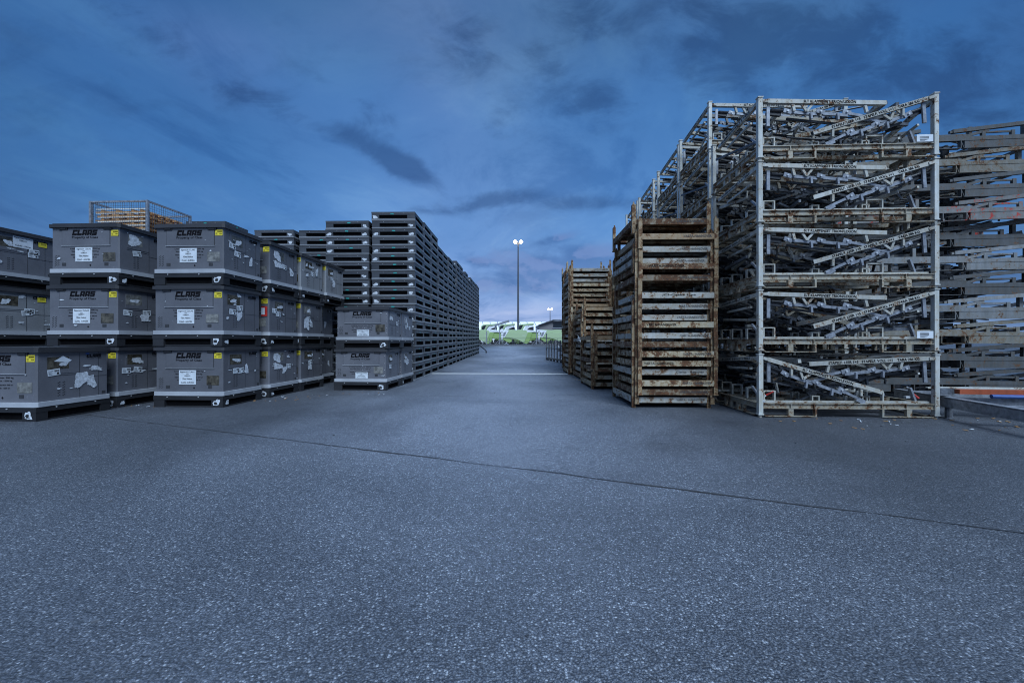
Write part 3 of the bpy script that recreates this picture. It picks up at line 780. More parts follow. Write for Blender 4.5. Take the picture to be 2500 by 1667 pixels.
def pallet_stack(x1, y0, rot, n, desc, gy=None, seed=0, lo=0, stuff=None):
    """x1,y0: front right corner; pallets lo..n-1 are built"""
    global npal
    r = random.Random(seed); gz = g(y0 + .5) if gy is None else gy
    for k in range(n):
        if k < lo: continue
        a = rot + r.uniform(-.012, .012)
        c = Vector((x1, y0, 0)) - Vector((math.cos(rot), -math.sin(rot), 0)) * PW / 2 + Vector((math.sin(rot), math.cos(rot), 0)) * PD / 2
        loc = (c.x + r.uniform(-.02, .02), c.y + r.uniform(-.008, .008), gz + k * PH)
        if stuff is not None:
            stuff.append((loc, -a)); continue
        o = copy_tree(protos[r.randrange(6)]); npal += 1
        o.location = loc; o.rotation_euler = (0, 0, -a)
        tag(o, 'black pallet, ' + from_top(k, n).replace(' the', '') + ' in ' + desc, 'pallet', GP)
stuff_list = []
row = [20, 20, 20, 19, 19, 19, 19, 20, 20, 19, 20, 19, 20, 20, 20, 20, 20]
ty = .020
for j, n in enumerate(row):
    Z = 11.0 + j * 1.02
    x1 = -2.68 + ty * (Z - 11) + (0, .0, .0, .02, .0, .02, -.01, .03, 0, .02, 0, .01, .0, .02, .0, .01, 0)[j]
    d = ('the tallest front column' if j == 0 else f'the {ORD[j + 1]} column back along the lane')
    last = j == len(row) - 1
    if j == 0:    # lower layers hide behind the boxes: still built so the column stands
        pallet_stack(x1, Z, R(1.1), n, d, seed=j)
    elif j <= 10: pallet_stack(x1, Z, R(1.1), n, d, seed=j)
    else: pallet_stack(x1, Z, R(1.1), n, d, seed=j, stuff=stuff_list)
pallet_stack(-3.97, 11.05, R(1), 19, 'the column beside the tallest front one', seed=40, lo=9)
pallet_stack(-5.25, 12.05, R(1), 19, 'the half-hidden column left of two full ones', seed=41, lo=11)
pallet_stack(-6.58, 12.0, R(1.5), 19, 'the column above the second box stack', seed=42, lo=14)
pallet_stack(-8.55, 11.9, R(1.5), 20, 'the column peeking over boxes by the cage', seed=43, lo=17)
pallet_stack(-7.9, 13.3, R(1.5), 19, 'the column glimpsed behind two others', seed=44, lo=17)
# lower parts of these rear columns and the far columns: nobody can tell them apart
for (x1, y0, rot, hi, sd) in ((-3.97, 11.05, R(1), 9, 40), (-5.25, 12.05, R(1), 11, 41), (-6.58, 12.0, R(1.5), 14, 42), (-8.55, 11.9, R(1.5), 17, 43), (-7.9, 13.3, R(1.5), 17, 44)):
    pallet_stack(x1, y0, rot, hi, '', seed=sd, stuff=stuff_list)
def merged_pallets(lst, name):
    src = [(pd_, (0, 1)), (pl_, (2,)), (pt_, (3, 4, 2)), (TAGS[0], (5,)), (STAG[0], (5,)), (PST[2], (6,))]
    mb = MB(); r = random.Random(5)
    for loc, a in lst:
        Mx = Matrix.Translation(loc) @ Matrix.Rotation(a, 4, 'Z')
        for me, mm in src:
            o = len(mb.v); mb.v += [tuple(Mx @ v.co) for v in me.vertices]
            for p in me.polygons:
                mb.f.append(tuple(i + o for i in p.vertices)); mb.mi.append(mm[p.material_index])
    me = bpy.data.meshes.new(name); me.from_pydata(mb.v, [], mb.f)
    for m in (M['pal'], M['slot_shade'], M['pallip'], M['lid'], M['bolt'], M['teal'], M['torn']): me.materials.append(m)
    me.polygons.foreach_set('material_index', mb.mi); me.update()
    o = bpy.data.objects.new(name, me); COL.objects.link(o); return o
tag(merged_pallets(stuff_list, 'far_pallets'), 'mass of black plastic pallets at the far end of the pallet row', 'pallets', kind='stuff')
for p in protos: purge(p)

# ------------------------------------------------------------------ wire cage with timber behind the boxes
def wire_cage(loc, rz, label, W=1.52, D=1.25, H=1.12, filled=True, name='wire_cage'):
    t = empty(name, loc, rz); tag(t, label, 'wire cage', 'wire mesh pallet cages')
    hw, hd = W / 2, D / 2
    f = MB(); s_ = .05
    for x in (-hw, hw):
        for y in (-hd, hd): f.box(x - s_ / 2, x + s_ / 2, y - s_ / 2, y + s_ / 2, 0, H)
    for z in (.1, H - .022):
        for y in (-hd, hd): f.box(-hw + s_ / 2, hw - s_ / 2, y - .02, y + .02, z - .02, z + .02)
        for x in (-hw, hw): f.box(x - .02, x + .02, -hd + s_ / 2, hd - s_ / 2, z - .02, z + .02)
    obj('frame', f, M['galv'], t)
    for i, (p, q) in enumerate((((-hw, -hd), (hw, -hd)), ((hw, -hd), (hw, hd)), ((hw, hd), (-hw, hd)), ((-hw, hd), (-hw, -hd)))):
        m = MB(); P, Q = Vector((*p, 0)), Vector((*q, 0)); d = Q - P; n = int(d.length / .06)
        for k in range(1, n):
            c = P + d * (k / n); m.bar((c.x, c.y, .12), (c.x, c.y, H - .04), .005, .005)
        for k in range(1, int((H - .16) / .06)):
            z = .12 + k * .06; m.bar((p[0], p[1], z), (q[0], q[1], z), .005, .005)
        obj('mesh_panel', m, M['galvd'], t)
    if filled:
        r = random.Random(4); w = MB(); st = MB()
        for k in range(8):
            z = .13 + k * .105
            for j in range(6):
                y = -hd + .09 + j * (D - .18) / 5; w.box(-hw + .08 + r.uniform(0, .06), hw - .05 - r.uniform(0, .04), y - .05, y + .05, z, z + .028)
            for x in (-hw + .25, -.1, .3, hw - .22): w.box(x - .04, x + .04, -hd + .05, hd - .05, z + .03, z + .075)
            st.box(-hw + .09 + r.uniform(0, .05), hw - .04, -hd + .035, -hd + .05, z + .076, z + .098)
        o = obj('timber_load', w, M['wood']); tag(o, 'layers of weathered brown boards stacked inside the cage behind the grey boxes', 'boards'); o.location = loc; o.rotation_euler = (0, 0, rz)
        o = obj('white_edging_strips', st, M['strip']); tag(o, 'bright white strips lying between the boards in the wire cage', 'strips'); o.location = loc; o.rotation_euler = (0, 0, rz)
    return t
cz = 4.64
for k in range(4):
    wire_cage((-9.93, 10.72, k * 1.165), R(-3), ('galvanised wire cage full of brown boards rising behind the grey boxes' if k == 3 else f'{ORD[k + 1]} wire cage up from the ground behind the grey boxes'), filled=k == 3, H=1.15)

# ------------------------------------------------------------------ rusty stacking frames (battery frames)
FW, FD = 1.27, 1.38
def frame_meshes(kind):
    hw, hd = FW / 2, FD / 2; bt = .05; bh = .092
    ps = .062
    out = {}
    b = MB(); b.box(-hw + ps, hw - ps, -hd + .002, -hd + bt, 0, bh); out['front_bar'] = b
    b = MB(); b.box(-hw + ps, hw - ps, hd - bt, hd - .002, 0, bh); out['rear_bar'] = b
    for nm, x0, x1 in (('a', -hw + .002, -hw + bt), ('b', hw - bt, hw - .002)):
        b = MB(); b.box(x0, x1, -hd + ps, hd - ps, 0, bh); out['side_bar' + nm] = b
    b = MB()
    for y in (-.36, 0, .36): b.box(-hw + bt, hw - bt, y - .025, y + .025, .002, .04)
    for x in (-.32, .28): b.box(x - .03, x + .03, -hd + bt, hd - bt, .042, .058)
    b.box(-hw + bt, hw - bt, -hd + bt + .02, hd - bt - .02, .060, .064)
    out['deck'] = b
    b = MB()    # corner post: L section with cap
    def post(sx, sy):
        m = MB(); x0, y0 = sx * hw, sy * hd
        xs = sorted((x0, x0 - sx * ps)); ys_ = sorted((y0, y0 - sy * .010)); m.box(*xs, *ys_, -.14, .325)
        xs = sorted((x0, x0 - sx * .010)); ys_ = sorted((y0 - sy * .010, y0 - sy * ps)); m.box(*xs, *ys_, -.14, .325)
        cx, cy = x0 - sx * ps / 2, y0 - sy * ps / 2
        m.box(cx - .020, cx + .020, cy - .020, cy + .020, -.13, .34)
        m.box(cx - ps / 2 - .006, cx + ps / 2 + .006, cy - ps / 2 - .006, cy + ps / 2 + .006, -.146, -.128)
        m.box(cx - .010, cx + .010, cy - .010, cy + .010, .34, .375)
        return m
    for i, (sx, sy) in enumerate(((-1, -1), (1, -1), (1, 1), (-1, 1))): out['post%d' % i] = post(sx, sy)
    return {k_: v.mesh(k_.rstrip('ab0123'), [M['fr_grey']]) for k_, v in out.items()}
FM = {}
base_fm = frame_meshes(0)
for key in ('fr_grey', 'fr_beige', 'fr_rust', 'fr_tan'):
    FM[key] = {}
    for k_, me in base_fm.items():
        c = me.copy(); c.materials[0] = M[key] if 'post' not in k_ else M['fr_post'] if key != 'fr_grey' else M['fr_beige']; FM[key][k_] = c
# post of grey frames get mixed: second material set
PTXT = {}
def frame_text(txt, mode):
    key = (txt, mode)
    if key in PTXT: return PTXT[key]
    b = MB(); pl = lambda u, v: (u, -FD / 2 - .001, v)
    u0, u1 = {'r': (.08, .53), 'l': (-.50, -.02), 'c': (-.26, .28), 'w': (-.48, .10)}[mode]
    put_text(b, txt, pl, u0, u1, .028, .070, bold=.012)
    me = b.mesh('lettering', [M['ink'] if mode in ('l', 'c', 'w') else M['inkfaint']]); PTXT[key] = me; return me
def stack_frame(name, x, y, z, rot, key, label, text=None, postkey=None):
    t = empty(name, (x, y, z), rot)
    tag(t, label, 'stacking frame', 'rusty steel stacking frames piled in columns')
    for k_, me in FM[key].items():
        nm = {'p': 'post', 's': 'side_bar', 'f': 'front_bar', 'r': 'rear_bar', 'd': 'deck'}[k_[0]]
        if nm == 'post' and postkey: me = FM[postkey][k_]
        o = obj(nm, me, None, t)
        if nm == 'front_bar' and text: obj('lettering', frame_text(*text), None, o)
    return t
FAM = {'A': (0, 0), 'B': (-.035, .045), 'C': (-.07, .09)}
def z5h(z): return CAM_H + (833.5 - (460 + z / 2.704)) * 6.38 / 972
main = [(1380, 'C', 'fr_grey', ('VARTA - HANNOVER', 'r')), (1325, 'B', 'fr_rust', ('VARTA-HANNOVER', 'r')), (1265, 'A', 'fr_beige', ('VARTA - HANNOVER', 'r')), (1193, 'C', 'fr_grey', ('Clarios - Hannover', 'r')),
        (1135, 'B', 'fr_beige', ('VARTA-HANNOVER', 'l')), (1072, 'A', 'fr_beige', ('VARTA - HANNOVER', 'r')), (1007, 'C', 'fr_rust', None), (950, 'B', 'fr_grey', ('VARTA HANNOVER', 'r')),
        (878, 'A', 'fr_beige', ('VARTA-HANNOVER', 'l')), (828, 'C', 'fr_grey', ('VARTA-HANNOVER', 'r')), (755, 'B', 'fr_grey', ('VARTA-HANNOVER', 'r')), (683, 'A', 'fr_grey', ('JCI-Ceska Lipa', 'c')),
        (565, 'B', 'fr_rust', ('VARTA-HANNOVER', 'r')), (490, 'A', 'fr_rust', ('VARTA-HANNOVER', 'w')), (450, 'C', 'fr_grey', ('VARTA-HANNOVER', 'r')), (375, 'B', 'fr_grey', ('VARTA-HANNOVER', 'r')),
        (295, 'A', 'fr_tan', ('VARTA-HANNOVER', 'r')), (185, 'C', 'fr_rust', ('VARTA-HANNOVER', 'r'))]
r = random.Random(31)
ADJ = {'fr_grey': 'grey painted', 'fr_rust': 'heavily rusted', 'fr_beige': 'beige flaking', 'fr_tan': 'tan coloured'}
nfr = len(main)
for k, (zz, fam, key, tx) in enumerate(main):
    ox, oy = FAM[fam]
    pk = r.choice(('fr_beige', 'fr_rust', 'fr_rust', 'fr_tan'))
    stack_frame('stacking_frame', 2.04 + FW / 2 + ox + r.uniform(-.006, .006), 6.38 + FD / 2 + oy + r.uniform(-.006, .006), z5h(zz) - .098, R(-1.0) + r.uniform(-.004, .004), key,
                f'{ADJ[key]} steel frame, {from_top(k, nfr)} of the tall front pile', tx, pk)
def frame_pile(xl, yf, top, desc, seed, rot=0, lo=0):
    """xl: left outer edge, yf: front, top = height of upper bar top"""
    rr = random.Random(seed); gz = g(yf); n = max(2, int(round((top - .2 - gz) / .163)) + 1)
    for k in range(n):
        fam = 'CBA'[k % 3]; ox, oy = FAM[fam]
        key = rr.choices(('fr_grey', 'fr_beige', 'fr_rust', 'fr_tan'), (5, 4, 3, .6))[0]
        tx = rr.choice((None, ('VARTA-HANNOVER', 'r'), ('VARTA - HANNOVER', 'r')))
        z = gz + .06 + (top - .098 - .06 - gz) * k / (n - 1) + rr.uniform(-.012, .012) * (0 < k < n - 1)
        stack_frame('stacking_frame', xl + FW / 2 + ox + .04 + rr.uniform(-.008, .008), yf + FD / 2 + oy + rr.uniform(-.008, .008), z, rot + rr.uniform(-.004, .004), key,
                    f'{ADJ[key]} steel frame, {from_top(k, n)} of {desc}', tx, rr.choice(('fr_beige', 'fr_rust', 'fr_rust', 'fr_grey')))
def hh(y, Z): return CAM_H + (833.5 - y) * Z / 972
def gl(y):     # distance at which the ground shows at image row y
    Z = 5.0
    for _ in range(60): Z = 972 * (CAM_H - g(Z)) / (y - 833.5)
    return Z
ZB, ZC, ZD = gl(951), gl(930), gl(915)
frame_pile(198 * ZB / 972, ZB, hh(819, ZB), 'the low pile behind the tall front one', 61)
frame_pile(174 * ZC / 972, ZC + .15, hh(748, ZC), 'the pile with torn film on its post', 62)
frame_pile(143 * ZD / 972 - .02, ZD, hh(654, ZD), 'the tall rear pile at the white line', 63)
frame_pile(143 * ZD / 972 + .12, ZD + 1.5, hh(655, ZD + 1.5), 'the second pile beyond the white line', 64)
frame_pile(143 * ZD / 972 + .40, ZD + 3.0, hh(690, ZD + 3.0), 'the farthest tall pile by the trolley rack', 65)
frame_pile(143 * ZD / 972 + 1.45, ZD + .6, hh(675, ZD + .6), 'the pile beside the tall rear pile', 66)
frame_pile(143 * ZD / 972 + 1.45, ZC + .4, hh(700, ZC), 'the pile beside the middle one', 67)
# torn film caught on the posts
b = MB(); rr = random.Random(8)
zc_ = hh(822, ZC)
for i in range(14):
    p = Vector((174 * ZC / 972 - .03 + rr.uniform(-.1, .06), ZC + .12 + rr.uniform(-.06, .02), zc_ + rr.uniform(-.12, .10))); q = p + Vector((rr.uniform(-.1, .1), rr.uniform(-.05, .05), rr.uniform(-.12, .1))); w_ = p + Vector((rr.uniform(-.05, .05), rr.uniform(-.05, .05), rr.uniform(-.06, .06)))
    b.add([p, q, w_], [(0, 1, 2)])
tag(obj('torn_film', b, M['paper']), 'scrap of torn white film knotted on the post of the middle frame pile', 'plastic film')

# ------------------------------------------------------------------ big white folding-arm racks
RW, RD, RH = 2.47, 1.46, .916
def i_beam(b, p0, p1, z0, z1, fl=.05, axis='x', at=0.0, mi=0):
    t_ = .007
    if axis == 'x':
        b.box(p0, p1, at - fl / 2, at + fl / 2, z1 - t_, z1, mi); b.box(p0, p1, at - fl / 2, at + fl / 2, z0, z0 + t_, mi)
        b.box(p0, p1, at - .004, at + .004, z0 + t_, z1 - t_, mi)
    else:
        b.box(at - fl / 2, at + fl / 2, p0, p1, z1 - t_, z1, mi); b.box(at - fl / 2, at + fl / 2, p0, p1, z0, z0 + t_, mi)
        b.box(at - .004, at + .004, p0, p1, z0 + t_, z1 - t_, mi)
def rack_meshes():
    out = {}
    ps = .06
    b = MB()
    for y in (.03, RD - .03):
        i_beam(b, ps, RW - ps, .125, .20, .05, 'x', y)
        sgn = -1 if y < 1 else 1
        for x in (.45, .77, 1.70, 2.03): b.box(x - .004, x + .004, y - .024, y + .024, .132, .193)
        # fork pocket straps
        for x0, x1 in ((.10, .80), (1.72, 2.42)):
            b.box(x0, x1, y - .028, y + .028, .012, .022)
            for x in (x0 + .35, ): b.box(x - .035, x + .035, y - .022, y + .022, .022, .125)
            xe = x1 if x0 < 1 else x0
            b.box(xe - .02, xe + .006, y - .025, y + .025, .012, .125)
            xa, xb = (x0, ps * .6) if x0 < 1 else (x1, RW - ps * .6)
            b.bar((xa, y, .017), (xb, y, .085), .05, .010)
    for x in (.03, RW - .03):
        i_beam(b, ps, RD - ps, .125, .20, .05, 'y', x)
        for y in (.45, .62, RD - .62, RD - .45): b.box(x - .02, x + .02, y - .03, y + .03, .022, .125)
        b.box(x - .028, x + .028, .12, RD - .12, .010, .020)
        b.bar((x, .12, .015), (x, .03, .08), .05, .010); b.bar((x, RD - .12, .015), (x, RD - .03, .08), .05, .010)
    for y in (.36, .73, 1.10): b.box(.06, RW - .06, y - .03, y + .03, .135, .19)
    out['base_frame'] = b.mesh('base_frame', [M['rackb']])
    # inner rails, U brackets
    for y0, y1 in ((.065, .10), (RD - .10, RD - .065)):
        b = MB(); b.box(.07, RW - .08, y0, y1, .202, .232); out['rail%d' % (y0 > 1)] = b.mesh('rail', [M['rackw']])
    def fr_(x, w, h):
        b = MB(); b.box(x, x + .018, -.022, .022, .20, .20 + h); b.box(x + w - .018, x + w, -.022, .022, .20, .20 + h); b.box(x + .018, x + w - .018, -.022, .022, .20 + h - .014, .20 + h)
        return b.mesh('bracket', [M['rackw']])
    out['br'] = [fr_(.80, .11, .10), fr_(1.50, .11, .10), fr_(.12, .17, .17), fr_(1.56, .24, .17)]
    for x in (1.28, 1.42):
        b = MB(); b.bar((x, .02, .20), (x + .045, .02, .37), .03, .03); out['br'].append(b.mesh('bracket', [M['rackw']]))
    # posts
    for i, (x, y) in enumerate(((0, 0), (RW - ps, 0), (RW - ps, RD - ps), (0, RD - ps))):
        b = MB(); b.box(x, x + ps, y, y + ps, .05, RH - .01)
        b.box(x - .008, x + ps + .008, y - .008, y + ps + .008, .035, .05); b.box(x + .012, x + ps - .012, y + .012, y + ps - .012, .0, .035)
        b.box(x - .008, x + ps + .008, y - .008, y + ps + .008, RH - .026, RH - .012)
        out['post%d' % i] = b.mesh('post', [M['rackp']])
    out['hb'] = []
    for p, q, w_ in (((.16, .05, .78), (.16, .05, .50), .045), ((RW - .17, .05, .80), (RW - .15, .05, .50), .045), ((RW - .30, .12, .42), (RW - .22, .12, .20), .05), ((.04, .25, .42), (.10, .05, .20), .03)):
        b = MB(); b.bar(p, q, w_, .025); out['hb'].append(b.mesh('hanging_bar', [M['galv']]))
    return out
RM = rack_meshes()
ARM_CACHE = {}
def arm_mesh(side, drop, L=1.70, y=0.0, v=0):
    key = (side, round(drop, 3), v)
    if key in ARM_CACHE: return ARM_CACHE[key]
    s_ = 1 if side == 'L' else -1
    d = Vector((s_ * math.sqrt(L * L - drop * drop), 0, -drop)).normalized(); n = Vector((0, 0, 1)) - d * d.z; n.normalize()
    P = lambda t, o, yy=0: d * t + n * o + Vector((0, yy, 0))
    r = random.Random(v * 7 + (1 if side == 'L' else 2))
    b = MB(); b.bar(P(.06, 0), P(L, 0), .05, .058)
    # open tube end: dark mouth
    b.bar(P(L, 0), P(L + .002, 0), .036, .044, 1)
    b.bar(P(-.01, -.002), P(.07, -.002), .07, .04)
    for t in (.42, 1.42): b.bar(P(t, -.03), P(t + .03, -.13), .03, .035)
    b.bar(P(.55, -.03), P(.62, -.13), .02, .03); b.bar(P(.70, -.03), P(.62, -.13), .02, .03)
    arm = b.mesh('folding_arm', [M['rackw'], M['dark']])
    b = MB()
    b.bar(P(.40, -.13, .03), P(.78, -.155, .03), .03, .04); b.bar(P(.86, -.15, .02), P(1.20, -.17, .02), .03, .04); b.bar(P(1.24, -.14, .03), P(1.55, -.19, .03), .03, .035)
    for t in (.36, .82, 1.18):
        b.bar(P(t - .05, -.11, .01), P(t + .06, -.14, .01), .012, .06)
        b.tube(P(t, -.125, -.012), P(t, -.125, .04), .014, n=8, mi=1)
    for t in (.68, 1.05): b.bar(P(t, -.15, .0), P(t + .01, -.24, .0), .028, .035)
    b.bar(P(1.42, -.20, .02), P(1.66, -.25, .02), .02, .03)
    b.bar(P(1.66, -.25, .02), P(1.74, -.235, .02), .02, .025)
    link = b.mesh('linkage', [M['galv'], M['bolt']])
    b = MB(); b.tube(P(.02, -.09, .045), P(.95, -.135, .045), .014); b.tube(P(.15, -.095, .045), P(.62, -.12, .045), .022)
    b.tube(P(.9, -.20, .06), P(1.45, -.16, .06), .012); b.bar(P(.10, -.12, .07), P(.30, -.14, .07), .04, .06)
    b.bar(P(.4, -.19, .09), P(1.3, -.27, .09), .02, .03)
    strut = b.mesh('gas_strut', [M['dark']])
    if v:   # set used deep inside the racks, shade put into its darker colours
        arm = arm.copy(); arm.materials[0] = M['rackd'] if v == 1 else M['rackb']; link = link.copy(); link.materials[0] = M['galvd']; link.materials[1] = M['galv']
    ARM_CACHE[key] = (arm, link, strut); return ARM_CACHE[key]
TXR = {}
def arm_text(txt, side, drop, L, t0, t1, inkn='ink'):
    key = (txt, side, round(drop, 3))
    if key in TXR: return TXR[key]
    s_ = 1 if side == 'L' else -1
    d = Vector((s_ * math.sqrt(L * L - drop * drop), 0, -drop)).normalized()
    if s_ < 0: base, dd = d * L, -d
    else: base, dd = Vector((0, 0, 0)), d
    n = Vector((0, 0, 1)) - dd * dd.z; n.normalize()
    b = MB(); put_text(b, txt, lambda u, v: base + dd * u + n * v + Vector((0, -.0275, 0)), t0, t1, -.018, .020, bold=.022)
    TXR[key] = b.mesh('lettering', [M[inkn]]); return TXR[key]
def ym_mesh():
    """depth-wise arms: run along +Y from the front corner of a side"""
    out = []
    for drop in (.07, .30):
        b = MB(); b.bar((0, .05, 0), (0, 1.22, -drop), .045, .055); b.bar((.03, .3, -.14 - drop * .3), (.03, 1.0, -.13 - drop * .8), .03, .03)
        out.append(b.mesh('side_arm', [M['rackw']]))
    return out
SIDE = ym_mesh()
b = MB(); put_text(b, '#1258040 INHALT 5 TEILE', lambda u, v: (-.0245, 1.22 - u, -.07 * (1.22 - u) / 1.2 + v), .12, .98, -.017, .019, bold=.02)
SIDETXT = b.mesh('lettering', [M['ink']])
def mesh_inner(v):
    """crossing flat bars and hoses filling the middle of the rack"""
    r = random.Random(500 + v); b = MB()
    for i in range(34):
        x = r.uniform(.1, RW - .3); y0 = r.uniform(.1, .6); z = r.uniform(.28, .88); w_ = r.uniform(.018, .04)
        if r.random() < .45: b.bar((x, y0, z), (x + r.uniform(-.35, .35), y0 + r.uniform(.5, .8), z + r.uniform(-.14, .14)), w_, w_ * 1.2, r.choice((0, 0, 3)))
        else: b.bar((x, y0 + r.uniform(0, .7), z), (min(RW - .1, x + r.uniform(.4, 1.3)), y0 + r.uniform(0, .7), z + r.uniform(-.22, .22)), w_, w_ * 1.1, r.choice((0, 1, 1, 2, 3)))
    for i in range(34):
        x = r.uniform(.1, RW - .1); y0 = r.uniform(.12, 1.35); z = r.uniform(.3, .88)
        b.bar((x, y0, z), (x + r.uniform(-.10, .10), y0 + r.uniform(-.04, .04), z + r.uniform(-.16, .16)), .02, r.uniform(.02, .05), r.choice((0, 1, 2, 3)))
    for i in range(9):
        x = r.uniform(.1, RW - .8); y0 = r.uniform(.2, 1.3); z = r.uniform(.3, .85)
        b.tube((x, y0, z), (x + r.uniform(.4, .8), y0 + r.uniform(-.2, .2), z + r.uniform(-.12, .12)), .013, mi=2)
    return b.mesh('inner_bars', [M['galvd'], M['rackd'], M['dark'], M['rackw']])  # mostly dark paints, interior shade put into the bars' colour
INNER = [mesh_inner(v) for v in range(5)]
bc = MB(); rect(bc, lambda u, v: (u, -.012, v), RW - .31, RW - .09, .21, .31); CARD = bc.mesh('label_card', [M['paper']])
bc = MB()
for i in range(9): rect(bc, lambda u, v: (u, -.0135, v), RW - .27 + i * .014, RW - .264 + i * .014, .25, .285)
for i in range(3): rect(bc, lambda u, v: (u, -.0135, v), RW - .27, RW - .20 + .02 * i, .222 + i * .008, .225 + i * .008)
CARDP = bc.mesh('label_print', [M['ink']])
def big_rack(loc, rz, label, tier, seed, full=True, card=False):
    r = random.Random(seed); t = empty('folding_arm_rack', loc, rz); tag(t, label, 'steel rack', 'pale folding-arm steel racks stacked in towers')
    obj('base_frame', RM['base_frame'], None, t); obj('rail', RM['rail0'], None, t); obj('rail', RM['rail1'], None, t)
    for me in RM['hb']: obj('hanging_bar', me, None, t)
    for y in ((.12, .55, 1.0, 1.36) if full else (.12,)):
        for me in RM['br']: o = obj('bracket', me, None, t); o.location = (0, y, 0)
    for i in range(4): obj('post', RM['post%d' % i], None, t)
    if tier == 0: dl, dr = .48, .085
    else: dl, dr = (.066, .47) if r.random() < .85 else (.09, .42)
    ys_ = (.03, .36, .70, 1.05, RD - .05) if full else (.03, .5, 1.0, RD - .05)
    for j, y in enumerate(ys_):
        a, b_ = (dl, dr) if j == 0 else (r.choice((.066, .12, .26, .48)), r.choice((.47, .085, .30, .38)))
        for side, dd in (('L', a), ('R', b_)):
            arm, link, st = arm_mesh(side, dd, v=0 if j == 0 else r.choice((1, 1, 2)))
            o = obj('folding_arm', arm, None, t); o.location = ((.07 if side == 'L' else RW - .07), y, .845 + (0 if j == 0 else r.uniform(-.06, .02)))
            obj('linkage', link, None, o); obj('gas_strut', st, None, o)
            if j == 0:
                if side == 'L': obj('lettering', arm_text('SLT KLAPPENSET TRION/LEXION', 'L', dd, 1.7, .56, 1.28), None, o)
                else: obj('lettering', arm_text('STAPELF. LEER 1+5   STAPELF. VOLL 1+1    TARA 286 KG', 'R', dd, 1.7, .26, 1.50), None, o)
    for x in (.03, RW - .03):
        o = obj('side_arm', SIDE[0 if x < 1 else r.randrange(2)], None, t); o.location = (x, 0, .84)
        if x < 1: obj('lettering', SIDETXT, None, o)
    o = obj('side_arm', SIDE[1], None, t); o.location = (.45 + r.uniform(-.2, .6), 0.03, .80)
    o = obj('side_arm', SIDE[1], None, t); o.location = (1.6 + r.uniform(-.3, .4), 0.05, .82)
    obj('inner_bars', INNER[seed % 5], None, t)
    if card: c = obj('label_card', CARD, None, t); obj('label_print', CARDP, None, c)
    return t
TIERW = ['bottom', 'second', 'third', 'fourth', 'fifth', 'topmost']
RT = .050
def rack_tower(Zf, n, desc, seed, full=True):
    x0 = 3.515 + (Zf - 5.67) * .060; rz = -math.atan(.041)
    for k in range(n):
        lab = f'pale steel rack, {("topmost" if k == n - 1 else TIERW[k] + " tier")} of {desc}'
        rr_ = random.Random(seed * 10 + k)
        big_rack((x0 + rr_.uniform(-.006, .006), Zf + rr_.uniform(-.008, .008), g(Zf) + k * RH), rz + rr_.uniform(-.003, .003), lab, k, seed * 10 + k, full, card=k in (1, 4))
rack_tower(5.67, 5, 'the front tower with readable lettering', 1)
rack_tower(7.30, 6, 'the second tower back', 2)
rack_tower(8.90, 6, 'the third tower back', 3, False)
rack_tower(10.80, 6, 'the fourth tower back', 4, False)
rack_tower(12.50, 6, 'the rearmost tower', 5, False)

# red ratchet handles on the bottom rack
for (p, q, lab) in (((3.70, 5.80, .30), (3.78, 5.76, .36), 'small red toggle clamp at the foot of the tower\'s near post'), ((5.72, 5.72, .36), (5.80, 5.68, .27), 'small red toggle clamp beside the tower\'s outer post')):
    t = empty('toggle_clamp', p); tag(t, lab, 'clamp')
    b = MB(); d = Vector(q) - Vector(p); b.tube((0, 0, 0), d, .014); obj('handle', b, M['red'], t)
    b = MB(); b.tube((-d.x * .6, 0, -d.z * .8), (0, 0, 0), .010); b.box(-d.x * .6 - .03, -d.x * .6 + .03, -.02, .02, -.09, -.06); obj('clamp_base', b, M['bolt'], t)

# ------------------------------------------------------------------ flat grey racks, stacked folded at the right edge
def flat_rack_meshes(mat, matd):
    W, D = 3.9, 1.5; out = {}
    b = MB()
    for y in (0.0, D - .06):
        b.box(0, W, y, y + .06, .26, .335); b.box(0, 2.35, y + .004, y + .05, .335, .385)      # upper rail, stepped
        b.box(2.32, W, y + .006, y + .054, .12, .258); b.box(0, .95, y + .006, y + .054, .12, .258)  # deep box beams
        for x0, x1 in ((1.0, 1.36), (1.85, 2.25)):
            for x in (x0, x1): b.box(x - .006, x + .006, y - .004, y + .062, .12, .26)
            b.box(x0, x1, y - .004, y + .062, .112, .122)
        b.bar((2.26, y + .03, .25), (2.31, y + .03, .12), .05, .008)
        for x in (2.65, 3.15): b.box(x - .03, x + .03, y + .004, y + .052, .335, .43)
        b.box(2.68, 3.12, y + .012, y + .04, .395, .425)
    for x in (0, .9, 1.8, 2.9, W - .06): b.box(x, x + .06, .06, D - .06, .27, .32)
    for x in (.12, 1.48, 2.5, 3.45):
        for y in (.12, D - .18): b.box(x, x + .06, y, y + .06, .32, .575)
    out['base_frame'] = b.mesh('base_frame', [mat])
    b = MB(); b.bar((2.12, .03, .445), (W, .03, .60), .06, .068); b.bar((2.12, .03, .44), (2.07, .03, .436), .036, .044)
    b.bar((2.35, .03, .345), (2.75, .03, .46), .04, .05)
    out['folding_arm'] = b.mesh('folding_arm', [mat])
    b = MB(); b.bar((1.3, .9, -.08), (3.2, .2, .30), .06, .09); b.bar((.2, 1.1, -.05), (2.3, .9, .42), .06, .07); b.bar((1.9, .9, .02), (3.9, .4, .46), .06, .07)
    b.bar((2.4, 1.3, .05), (3.9, 1.2, .3), .06, .07)
    for x in (.3, .7, 1.25, 1.7, 2.2): b.box(x, x + .12, .3, .36, .10, .26)
    b.tube((1.1, .2, .1), (2.0, .25, .22), .02)
    for x in (.4, 1.2, 2.0, 2.6): b.bar((x, .5, .12), (x + .5, 1.0, .18), .08, .10)
    out['inner_bars'] = b.mesh('inner_bars', [matd])
    return out
